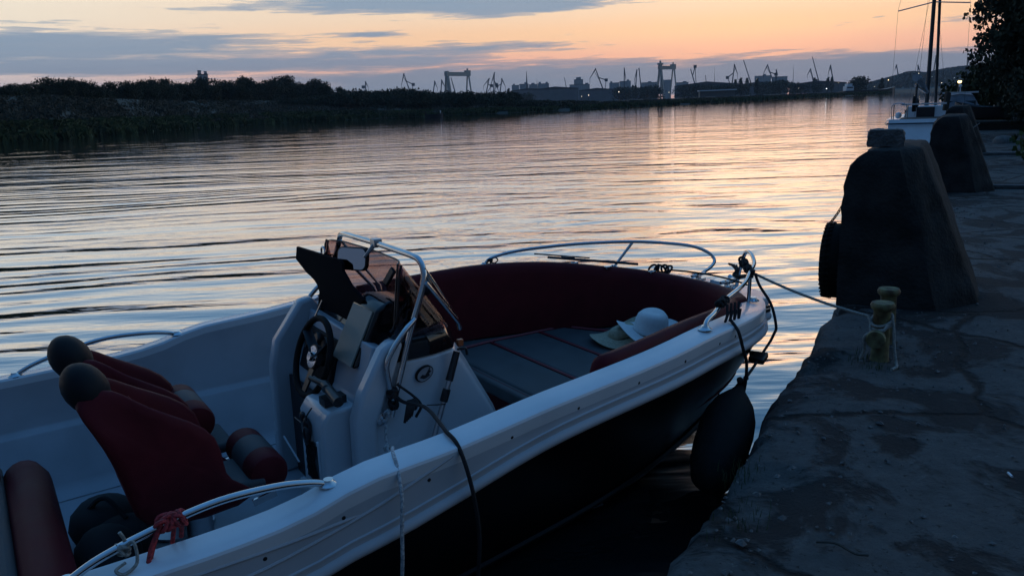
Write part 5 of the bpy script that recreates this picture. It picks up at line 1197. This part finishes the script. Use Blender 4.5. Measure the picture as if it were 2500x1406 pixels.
# windscreen
def ws_curve(z, t):       # plan curve at height fraction t : port aft -> front -> starboard aft
    xf = 1.00-.235*t; xa = .60+.05*t; w = .495-.035*t; r = .14
    pts = [(xa, w), ((xa+xf)*.5, w), (xf-r, w*.985), (xf-r*.45, w*.93), (xf-r*.15, w*.76), (xf-.01, w*.5), (xf, 0)]
    pts = [V((x, .11+y, 0)) for x, y in pts]+[V((x, .11-y, 0)) for x, y in reversed(pts[:-1])]
    return catmull(pts, 4)
rings = []
for i in range(9):
    t = i/8; c = ws_curve(0, t); row = []
    for p in c:
        fa = (p.x-.60)/.36; lim = .10+.90*smooth01(max(0, min(1, (p.x-(.60+.05*t))/((1.0-.235*t)-(.6+.05*t)-.06)))*1.05)
        row.append(V((p.x+(0), p.y, .955+.345*t*lim)))
    rings.append(row)
b = MB(); b.loft(rings, ring=False); ws = b.build('windscreen', 'tint', boat, smooth=180)
so_ = ws.modifiers.new('thick', 'SOLIDIFY'); so_.thickness = .006
b = MB(); b.tube([p for p in rings[-1]], .0045, 6); b.build('screen_edge', 'black', ws)
# steel frame round the windscreen
b = MB(); half = [(.57, .54, .60), (.60, .54, .70), (.70, .535, .99), (.785, .525, 1.20), (.80, .51, 1.265), (.80, .475, 1.31), (.795, .40, 1.325), (.79, .2, 1.33), (.79, 0, 1.332)]
fr = catmull([V((p[0], .12+p[1], p[2])) for p in half]+[V((p[0], .12-p[1], p[2])) for p in reversed(half[:-1])], 5)
b.tube(fr, .0155, 12); frm = b.build('screen_frame', 'steel', boat)
for sg in (1, -1):
    b = MB(); b.tube([V((p.x, .12+p.y*sg, p.z)) for p in catmull([(.725, .54, 1.05), (.66, .555, 1.005), (.59, .56, .93), (.555, .56, .86), (.56, .56, .78), (.58, .555, .68)], 6)], .0135, 10); b.build('grab_handle', 'steel', frm)
    b = MB(); b.tube([(.79, YC+.03+.53*sg, 1.215), (.965, YC+.49*sg, .985), (.975, YC+.48*sg, .95)], .011, 10); b.tube([(.80, YC+.03+.50*sg, 1.28), (.985, YC+.44*sg, 1.0), (.99, YC+.435*sg, .95)], .008, 8); b.build('frame_strut', 'steel', frm)
b = MB(); b.tube([V((.66, .52+.028*cos(a), 1.24+.03*sin(a))) for j, a in enumerate([2*pi*i/16 for i in range(16)])], .006, 6, True); b.build('loop_eye', 'steel', frm)
# mirror on its bracket
b = MB(); b.box((.79, .10, 1.335), (.045, .06, .045)); b.bar((.785, .10, 1.33), (.73, .13, 1.26), .035, .025, .02); mb_ = b.build('mirror_bracket', 'alu', frm, bevel=.005)
mc = V((.70, .215, 1.245)); mR = Matrix.Rotation(radians(30), 3, 'Z') @ Matrix.Rotation(radians(12), 3, 'Y')
def rrect(w, h, r, n=5):
    o_ = []
    for cx_, cy_, a0 in ((w-r, h-r, 0), (-w+r, h-r, 90), (-w+r, -h+r, 180), (w-r, -h+r, 270)):
        o_ += [(cx_+r*cos(radians(a0+90*i/n)), cy_+r*sin(radians(a0+90*i/n))) for i in range(n+1)]
    return o_
b = MB(); b.prism(rrect(.095, .062, .035), -.004, .022, lambda a, c, h: mR @ V((h, a, c))+mc); mi = b.build('mirror', 'black', boat, bevel=.004)
b = MB(); b.prism(rrect(.088, .055, .03), -.0075, -.0045, lambda a, c, h: mR @ V((h, a, c))+mc); b.build('mirror_face', 'mirror', mi)
# phone holder
b = MB(); b.tube(catmull([(.90, -.20, .975), (.87, -.18, 1.04), (.84, -.14, 1.10), (.80, -.09, 1.155)]), .011, 8); b.ball((.84, -.14, 1.10), .024, 10); b.ball((.83, -.20, 1.12), .022, 10); b.tube([(.83, -.15, 1.11), (.83, -.24, 1.125), (.85, -.30, 1.16)], .009, 8); b.ball((.85, -.31, 1.17), (.03, .035, .05), 10); ph = b.build('gadget_mount', 'black', boat)
R_ = Matrix.Rotation(radians(28), 3, 'X') @ Matrix.Rotation(radians(20), 3, 'Y'); b = MB(); b.box((.785, -.045, 1.18), (.018, .046, .10), R_); b.build('cradle', 'black', ph, bevel=.008)
# badge, navigation button, side switch
def oval(cx_, cz_, a, c, y0, y1, ang, n=28): return [[V((cx_+a*cos(t)*cos(ang)-c*sin(t)*sin(ang), y, cz_+a*cos(t)*sin(ang)+c*sin(t)*cos(ang))) for t in [2*pi*i/n for i in range(n)]] for y in (y0, y1)]
b = MB(); b.loft(oval(.765, .765, .05, .036, -.395, -.413, .45)); bd = b.build('badge', 'dgrey', boat, bevel=.003)
b = MB(); b.loft(oval(.765, .765, .044, .030, -.412, -.4145, .45)); b.build('badge_plate', 'alu', bd)
b = MB(); b.prism([(.735, .752), (.75, .765), (.765, .758), (.785, .785), (.795, .80), (.79, .78), (.80, .775), (.785, .765), (.79, .755), (.77, .745), (.755, .742)], -.4145, -.4165, lambda a, c, h: V((a, h, c))); b.ball((.762, .752, -.0), .0001, 4) if False else None; b.build('badge_emblem', 'black', bd)
b = MB(); b.lathe([(.001, .012), (.018, .012), (.03, .008), (.034, 0)], (.525, -.412, .595), 18, Matrix.Rotation(radians(90), 3, 'X')); b.lathe([(.001, .03), (.011, .028), (.013, .01)], (.525, -.412, .595), 12, Matrix.Rotation(radians(90), 3, 'X')); b.build('shore_socket', 'steel', cons)
# helm seats -----------------------------------------------------
def helm_seat(y0, roll_c, roll_len, lean=0):
    b = MB(); rings = []
    rear = [(-.50, .36), (-.575, .45), (-.585, .58), (-.64, .78), (-.70, .90), (-.72, .97)]
    wing = [(-.60, 1.0), (-.54, .965), (-.455, .895), (-.31, .815), (-.205, .72), (-.20, .58), (-.19, .50), (-.08, .44), (-.10, .36)]
    thin = [(-.63, 1.0), (-.60, .95), (-.56, .86), (-.51, .74), (-.48, .62), (-.455, .54), (-.38, .48), (-.10, .43), (-.10, .36)]
    N_ = 13
    for i in range(N_):
        t = -1+2*i/(N_-1); y = y0+.205*t; wv = smooth01((abs(t)-.35)/.4); e = 1-.0*abs(t)
        edge = max(0, (abs(t)-.84)/.16); f = [(a[0]+(c[0]-a[0])*wv, a[1]+(c[1]-a[1])*wv) for a, c in zip(thin, wing)]
        poly = rear+f; cx_ = sum(p[0] for p in poly)/len(poly); cz_ = sum(p[1] for p in poly)/len(poly); sh = 1-.10*edge**2
        # narrow the top so that the shoulders round off
        rings.append([V((cx_+(p[0]-cx_)*sh, y0+(y-y0)*(1-.40*smooth01((p[1]-.84)/.16)), cz_+(p[1]-cz_)*sh)) for p in poly])
    b.loft(rings); st = b.build('helm_seat', 'red', boat, sub=1, smooth=180)
    for sg in (-1, 1):
        q = MB(); q.tube(catmull([V((-.50, y0+sg*.075, .885)), V((-.462, y0+sg*.078, .80)), V((-.435, y0+sg*.08, .70)), V((-.41, y0+sg*.08, .60))], 4), .004, 6); q.build('back_piping', 'pipe', st)
    h_ = MB(); h_.ball((-.655, y0, .98), (.084, .118, .110), 20, Matrix.Rotation(radians(-25), 3, 'Y')); h_.build('headrest', 'dgrey', st)
    h_ = MB(); h_.box((-.20, y0, .435), (.34, .30, .05)); h_.build('seat_pad', 'grey', st, bevel=.02, seg=3)
    c = V(roll_c); r = .088
    for k, (f0, f1, m_) in enumerate(((-.5, -.22, 'red'), (-.22, .22, 'grey'), (.22, .5, 'red'))):
        pr_ = [(r-.001, f0*roll_len), (r, f0*roll_len+.004), (r, f1*roll_len-.004), (r-.001, f1*roll_len)]
        if k == 0: pr_ = [(.003, f0*roll_len-.012), (r*.6, f0*roll_len-.010), (r*.92, f0*roll_len), (r, f0*roll_len+.02), (r, f1*roll_len)]
        if k == 2: pr_ = [(r, f0*roll_len), (r, f1*roll_len-.02), (r*.92, f1*roll_len), (r*.6, f1*roll_len+.01), (.003, f1*roll_len+.012)]
        q = MB(); q.lathe(pr_, c, 24, Matrix.Rotation(radians(-90), 3, 'X')); q.build('front_roll', m_, st)
    q = MB(); q.lathe([(.16, .03), (.16, .045), (.06, .06), (.055, .36)], (-.30, y0, 0), 18); q.build('pedestal', 'alu', st)
    q = MB(); q.bar((-.12, y0-.23, .40), (-.02, y0-.235, .42), .012, .03); q.build('slide_bracket', 'steel', st)
helm_seat(-.24, (-.01, -.17, .46), .40); helm_seat(.235, (-.20, .26, .60), .40)
# stern bench with red front edge
pad('stern_bench_base', [(-1.9, -.95), (-.92, -.95), (-.92, .40), (-1.9, .40)], .03, .40, 'gelin', .02)
pad('stern_bench_pad', [(-1.95, -.95), (-.985, -.95), (-.985, .42), (-1.95, .42)], .40, .50, 'grey', .03)
b = MB(); pts = [(-.90, -.97, .435), (-.90, .30, .435)]
b.tube([(-.90, -.98, .43), (-.90, .26, .43), (-.91, .36, .425), (-.93, .41, .42)], [.095, .095, .085, .05], 16); b.build('stern_bench_edge', 'red', boat)
b = MB(); b.loft([[V((-.99, .16, .50)), V((-.99, .42, .50)), V((-1.1, .42, .50)), V((-1.1, .16, .50))], [V((-1.0, .24, .58)), V((-1.0, .32, .58)), V((-1.08, .32, .58)), V((-1.08, .24, .58))]]); b.build('armrest', 'red', boat, bevel=.02)

# ------------------------------------------------------------------ things on the boat (each on its own)
def onboat(name, label, cat, b, m_, group=None, **k):
    o = b.build(name, m_, mw=BM, **k); return tag(o, label, cat, group)
def hat(name, label, c, rb, crown, m_, tilt, dome):
    R_ = Matrix.Rotation(tilt[0], 4, 'X') @ Matrix.Rotation(tilt[1], 4, 'Y'); o = thing(name, label, 'hat', BM @ Matrix.Translation(c) @ R_)
    b = MB(); n = 48; rings = []
    for r, z in ((crown*.96, .0), (crown*1.08, .004), ((crown+rb)*.5, .0), (rb*.93, .006), (rb, .012), (rb, .008), (rb*.92, .001), ((crown+rb)*.5, -.006), (crown*1.05, -.004), (crown*.9, -.004)):
        rings.append([V((r*cos(a)*1.06, r*sin(a)*.97, z+(.032*(r/rb)**2)*cos(2*a+.6)+.012*(r/rb)**2*sin(3*a))) for a in [2*pi*j/n for j in range(n)]])
    b.loft(rings, cap=False); b.build('brim', m_, o, smooth=180)
    b = MB(); rings = []
    for f, z in ((1.0, -.002), (1.0, .015), (.985, .05), (.95, .085), (.87, .115), (.70, .135), (.4, .137 if dome else .125), (.02, .131 if dome else .118)):
        zz = z if dome else z*.35
        rings.append([V((crown*f*cos(a), crown*f*.92*sin(a), zz+(.012*cos(2*a)*(1-f)*2 if not dome else .006*sin(2*a+.5)*f))) for a in [2*pi*j/n for j in range(n)]])
    b.loft(rings); b.build('crown', m_, o, smooth=180)
hat('sun_hat', 'white wide brimmed sun hat lying on the bow cushion, in front of the straw hat', V((2.66, .0, .515)), .225, .118, 'felt', (radians(10), radians(3)), True)
hat('straw_hat', 'beige straw hat under and behind the white sun hat on the bow cushion', V((2.575, .17, .475)), .215, .10, 'straw', (radians(-4), radians(-12)), False)
# boat hook clipped on the console side
o = thing('boat_hook', 'telescopic boat hook with black grip and orange tip clipped to the console side', 'boat hook', BM)
A = V((.955, -.425, .885)); B = V((.755, -.455, .40)); d = (B-A)
b = MB(); b.tube([A+d*.34, A+d*1.35], .013, 10); b.build('tube', 'alu', o)
b = MB(); b.tube([A+d*.08, A+d*.36], [.017, .0195], 10); b.tube([A+d*.44, A+d*.56], .0205, 12); b.build('grip', 'black', o)
b = MB(); b.tube(catmull([A+d*.10, A+V((-.03, 0, -.045)), A+V((-.042, 0, -.072))]), .006, 6); b.tube(catmull([A+d*.06, A+V((.03, -.005, -.03)), A+V((.043, 0, -.066))]), .007, 6); b.build('hook', 'black', o)
b = MB(); b.box(A+V((.003, -.004, .004)), (.03, .022, .035)); b.build('tip', 'amber', o, bevel=.004)
b = MB(); b.tube([A+d*.575+V((0, -.022, 0)), A+d*.575+V((-.10, -.02, .02))], .003, 6); b.build('tether', 'ropeb', o)
# ropes
def wobble(pts, a, sd): return [p+V((mnoise.noise((i*.6, sd, 0)), mnoise.noise((i*.6, sd, 5)), mnoise.noise((i*.6, sd, 9))))*a for i, p in enumerate(pts)]
def knot(b, c, r, rr, sd, n=3):
    for k in range(n):
        ax = V((random.Random(sd+k).uniform(-1, 1), random.Random(sd+k+9).uniform(-1, 1), random.Random(sd+k+17).uniform(-1, 1))).normalized(); u = ax.orthogonal().normalized(); w = ax.cross(u)
        b.tube([V(c)+u*r*cos(a)*1.0+w*r*.75*sin(a)+ax*.004*sin(2*a) for a in [2*pi*i/14 for i in range(14)]], rr, 6, True)
# black line from the frame over the gunwale to a fender
b = MB(); g0 = V((.58, -.43, .70))
P = catmull([V((.575, -.435, .72)), V((.60, -.50, .69)), V((.58, -.75, .75)), V((.50, -1.03, .79)), V((.46, -1.15, .808)), V((.455, -1.24, .79)), V((.46, -1.30, .70)), V((.48, -1.315, .56)), V((.50, -1.30, .40)), V((.50, -1.27, .18)), V((.50, -1.26, .05))], 6)
b.tube(P, .0085, 8); knot(b, (.575, -.435, .72), .026, .009, 3, 5); knot(b, (.58, -.435, .665), .024, .009, 13, 4)
b.tube(catmull([V((.60, -.44, .76)), V((.66, -.48, .70)), V((.68, -.52, .66)), V((.66, -.5, .60))]), .007, 6); knot(b, (.655, -.50, .665), .022, .009, 23, 3)
for k in range(5): b.tube(catmull([V((.625+.006*k, -.50, .69)), V((.60+.008*k, -.53, .66)), V((.585+.009*k, -.53, .60+.006*k))]), .007, 6)
onboat('fender_line', 'black line tied to the console rail and running over the gunwale down the hull', 'rope', b, 'ropeb')
b = MB(); P = catmull([V((.545, -.435, .62)), V((.53, -.44, .56)), V((.50, -.5, .49)), V((.43, -.7, .55)), V((.30, -1.0, .73)), V((.235, -1.14, .782)), V((.20, -1.25, .765)), V((.185, -1.30, .68)), V((.17, -1.315, .56)), V((.16, -1.315, .40)), V((.14, -1.29, .15)), V((.14, -1.28, .02))], 6)
b.tube(P, .0075, 8); knot(b, (.545, -.435, .625), .018, .006, 31, 4); knot(b, (.50, -.5, .49), .016, .006, 37, 3); b.tube(catmull([V((.50, -.5, .49)), V((.55, -.52, .46)), V((.60, -.52, .41)), V((.64, -.51, .34))]), .005, 6)
onboat('white_rope', 'white flecked rope hanging from the console rail over the gunwale into the gap', 'rope', b, 'ropew')
# red rope on the starboard stern rail
b = MB(); rc = V((-.55, -1.155, .782))
for k in range(5): knot(b, rc+V((.014*(k-2), 0, 0)), .026, .0075, 50+k*7, 2)
b.tube(catmull([rc+V((-.03, -.01, .01)), rc+V((-.07, -.02, -.06)), rc+V((-.09, -.035, -.11)), rc+V((-.10, -.04, -.125))]), .008, 7); b.tube(catmull([rc+V((-.02, .01, .01)), rc+V((-.055, 0, -.05)), rc+V((-.08, -.02, -.10))]), .008, 7)
b.tube(catmull([rc+V((.03, 0, 0)), rc+V((.03, .03, -.06)), rc+V((.03, .05, -.09))]), .0075, 7); b.tube(catmull([rc+V((.01, 0, 0)), rc+V((.005, .03, -.06)), rc+V((.0, .045, -.10))]), .0075, 7)
b.tube(catmull([rc+V((-.10, -.03, -.118)), rc+V((-.085, -.08, -.118)), rc+V((-.08, -.12, -.14)), rc+V((-.08, -.15, -.22)), rc+V((-.08, -.16, -.40)), rc+V((-.08, -.15, -.7))]), .0085, 8)
onboat('red_rope', 'red flecked rope knotted round the starboard stern rail', 'rope', b, 'roper')
b = MB(); rc = V((-.70, -1.155, .735)); knot(b, rc, .024, .006, 71, 3); b.tube(catmull([rc, rc+V((.03, -.03, .03)), rc+V((.03, -.05, -.03)), rc+V((-.01, -.06, -.05)), rc+V((-.03, -.05, -.035)), rc+V((.0, -.03, -.03))]), .0055, 6); b.tube(catmull([rc, rc+V((.01, .0, .03)), rc+V((.0, 0, .06))]), .006, 6)
onboat('grey_cord', 'short grey cord tied round the after end of the starboard stern rail', 'rope', b, 'ropeg')
b = MB(); rc = V((-.66, 1.155, .755)); knot(b, rc, .02, .004, 81, 2); onboat('cord_loop', 'small cord loop on the port stern rail behind the headrests', 'rope', b, 'ropeb')
b = MB(); rc = V((2.06, 1.0, .915)); knot(b, rc, .022, .005, 83, 3); b.tube(catmull([rc, rc+V((.04, .0, .02)), rc+V((.07, 0, .0)), rc+V((.04, 0, -.02)), rc]), .005, 6); onboat('cord_loop', 'small black cord loop at the after foot of the port bow rail', 'rope', b, 'ropeb')
# black straps wound on the starboard bow rail
b = MB()
for k in range(7): knot(b, V((2.26+.018*k, -.925+.009*k, .955)), .022, .0075, 90+k*5, 2)
for k in range(4): b.tube(catmull([V((2.28+.03*k, -.96, .96)), V((2.25+.03*k, -.985, .91)), V((2.22+.035*k, -1.0, .885)), V((2.26+.03*k, -.99, .93))]), .007, 6)
b.tube(catmull([V((2.26, -1.0, .89)), V((2.24, -1.06, .86)), V((2.235, -1.085, .83)), V((2.26, -1.095, .74)), V((2.30, -1.085, .66)), V((2.32, -1.06, .5)), V((2.32, -1.0, .30))], 5), .0085, 8)
onboat('fender_line', 'black line bundled round the after starboard bow rail and hanging over the side', 'rope', b, 'ropeb')
b = MB()
for k in range(9): knot(b, V((2.86+.016*k, -.64+.022*k, .985+.004*k)), .024, .008, 140+k*5, 2)
for k in range(4): b.tube(catmull([V((2.88+.02*k, -.6, .96)), V((2.92, -.52+.02*k, .93)), V((3.0, -.42, .90+.02*k)), V((3.06, -.36+.02*k, .96))]), .008, 6)
b.tube(catmull([V((2.92, -.62, .97)), V((2.93, -.65, .90)), V((2.93, -.74, .80)), V((2.92, -.79, .68)), V((2.89, -.80, .64)), V((2.86, -.80, .60))], 5), .0085, 8)
onboat('bow_line_bundle', 'black rope bundle knotted on the forward starboard bow rail above the fender', 'rope', b, 'ropeb')
# folded dark rods and line on the port bow deck
b = MB(); b.tube([V((2.52, .93, .89)), V((3.02, .50, .835))], .010, 6); b.tube([V((2.45, 1.0, .915)), V((2.78, .76, .875))], .006, 6); b.box((2.64, .84, .885), (.10, .03, .02), Matrix.Rotation(-.7, 3, 'Z'))
onboat('folding_anchor', 'slim dark folded anchor lying on the port side of the foredeck', 'anchor', b, 'dark', bevel=.002)
b = MB(); rc = V((3.16, .33, .80))
for k in range(5): knot(b, rc+V((-.02*k, .02*k, .005)), .035, .008, 200+k*3, 1)
b.tube(catmull([rc, V((3.22, .2, .80)), V((3.26, .02, .80)), V((3.22, -.2, .81)), V((3.12, -.40, .83))]), .007, 6)
onboat('deck_line', 'dark line coiled at the forward foot of the port bow rail', 'rope', b, 'ropeb')
b = MB(); b.ball((-.62, .30, .13), (.16, .2, .12), 16); b.ball((-.58, .10, .12), (.15, .18, .10), 16); b.ball((-.66, -.08, .15), (.14, .2, .13), 16); b.tube(catmull([(-.7, .3, .2), (-.62, .2, .3), (-.55, .1, .22)]), .012, 6)
onboat('duffel_bag', 'black soft bag lying on the cockpit sole behind the seats', 'bag', b, 'cloth')

# fender and its line, between bow and quay
def fv(px, py, v):                      # where a sight line meets the plane along the quay at v
    r = ray(px, py); t = (v-(CAM-QO).dot(QV))/r.dot(QV); return CAM+r*t
def bw(x, y, z): return BM @ V((x, y, z))
FA = fv(1806, 946, -.22); FBt = fv(1716, 1230, -.17)
o = thing('fender', 'large black pear shaped fender hanging between the bow and the quay', 'fender', None)
ax = (FBt-FA).normalized(); ux = ax.orthogonal().normalized(); vx = ax.cross(ux); o.matrix_world = Matrix(((ux.x, vx.x, -ax.x, FA.x), (ux.y, vx.y, -ax.y, FA.y), (ux.z, vx.z, -ax.z, FA.z), (0, 0, 0, 1)))
b = MB(); b.lathe([(.004, .0), (.026, -.005), (.034, -.03), (.046, -.06), (.072, -.11), (.105, -.18), (.128, -.27), (.135, -.36), (.132, -.50), (.12, -.62), (.09, -.72), (.045, -.765), (.003, -.775)], (0, 0, 0), 28); b.build('fender_body', 'rubber', o)
b = MB(); b.tube([V((.028*cos(a), 0, .018+.028*sin(a))) for a in [2*pi*i/14 for i in range(14)]], .011, 8, True); b.build('fender_eye', 'rubber', o)
TP = bw(2.86, -.80, .60); MID = FA.lerp(TP, .62)
b = MB(); b.tube(catmull([FA+V((0, 0, .02)), FA.lerp(TP, .3), MID, TP], 4), .0085, 8); knot(b, FA+V((0, 0, .04)), .014, .007, 301, 3); knot(b, FA.lerp(TP, .18), .011, .007, 305, 2)
tag(b.build('fender_rope', 'ropeb'), 'black rope holding the big pear shaped fender', 'rope')
b = MB(); d = (TP-FA).normalized(); b.box((0, 0, 0), (.075, .035, .105)); b.box((.045, 0, .045), (.05, .03, .025)); b.box((.038, 0, -.02), (.03, .034, .05))
dr = d.to_track_quat('Z', 'Y').to_matrix().to_4x4(); tag(b.build('rope_adjuster', 'black', mw=Matrix.Translation(MID) @ dr, bevel=.008), 'black clamp adjuster on the rope above the pear shaped fender', 'clamp')
# mooring line to the bitt
S = bw(3.0, -.50, .96); E1 = qp(-1.235, .33, ZQ+.245)
b = MB(); P = [S.lerp(E1, t)+V((0, 0, -.022*4*t*(1-t))) for t in [i/16 for i in range(17)]]; b.tube(P, .0085, 8)
cB = qp(-1.24, .40, 0)
def bp_(a, r, z): return cB+QU*(r*cos(a))+QV*(r*sin(a))+V((0, 0, z))
for k in range(2): b.tube([bp_(a, (.054), ZQ+.235-.02*k+.03*sin(a+1.2)) for a in [2*pi*i/20 for i in range(20)]], .008, 7, True)
b.tube(catmull([E1, bp_(-1.9, .058, ZQ+.22), bp_(-2.4, .066, ZQ+.17), bp_(3.0, .09, ZQ+.19), bp_(2.6, .075, ZQ+.225)], 5), .0085, 7)
b.tube(catmull([bp_(3.0, .09, ZQ+.195), bp_(-2.6, .13, ZQ+.165), bp_(-2.5, .12, ZQ+.08), bp_(-2.4, .13, ZQ+.03)], 5), .0085, 7)
b.tube(catmull([bp_(1.9, .056, ZQ+.25), bp_(2.0, .07, ZQ+.19), bp_(2.2, .09, ZQ+.10), bp_(2.3, .12, ZQ+.02), bp_(2.5, .16, ZQ+.014), bp_(2.75, .2, ZQ+.012)], 5), .0085, 7)
tag(b.build('mooring_rope', 'ropeg'), 'pale mooring rope from the bow of the motorboat to the green bitt', 'rope')

# ------------------------------------------------------------------ haze over the river
hz = MB(); hz.box((0, 2150, 98), (6400, 4500, 212)); ho = tag(hz.build('haze', 'white', smooth=0), kind='stuff')
ho['label'] = 'thin blue evening haze over the river and shipyard'
mt = bpy.data.materials.new('evening_haze'); nt = nodes(mt); o = N(nt, 'ShaderNodeOutputMaterial'); pv = N(nt, 'ShaderNodeVolumePrincipled')
pv.inputs['Color'].default_value = (.75, .80, .9, 1); pv.inputs['Density'].default_value = .00011; pv.inputs['Anisotropy'].default_value = .0
LK(nt, pv, 0, o, 'Volume'); ho.data.materials[0] = mt
# things whose parts are described on the copies made with obj.copy() keep the group of their source
bpy.context.view_layer.update()
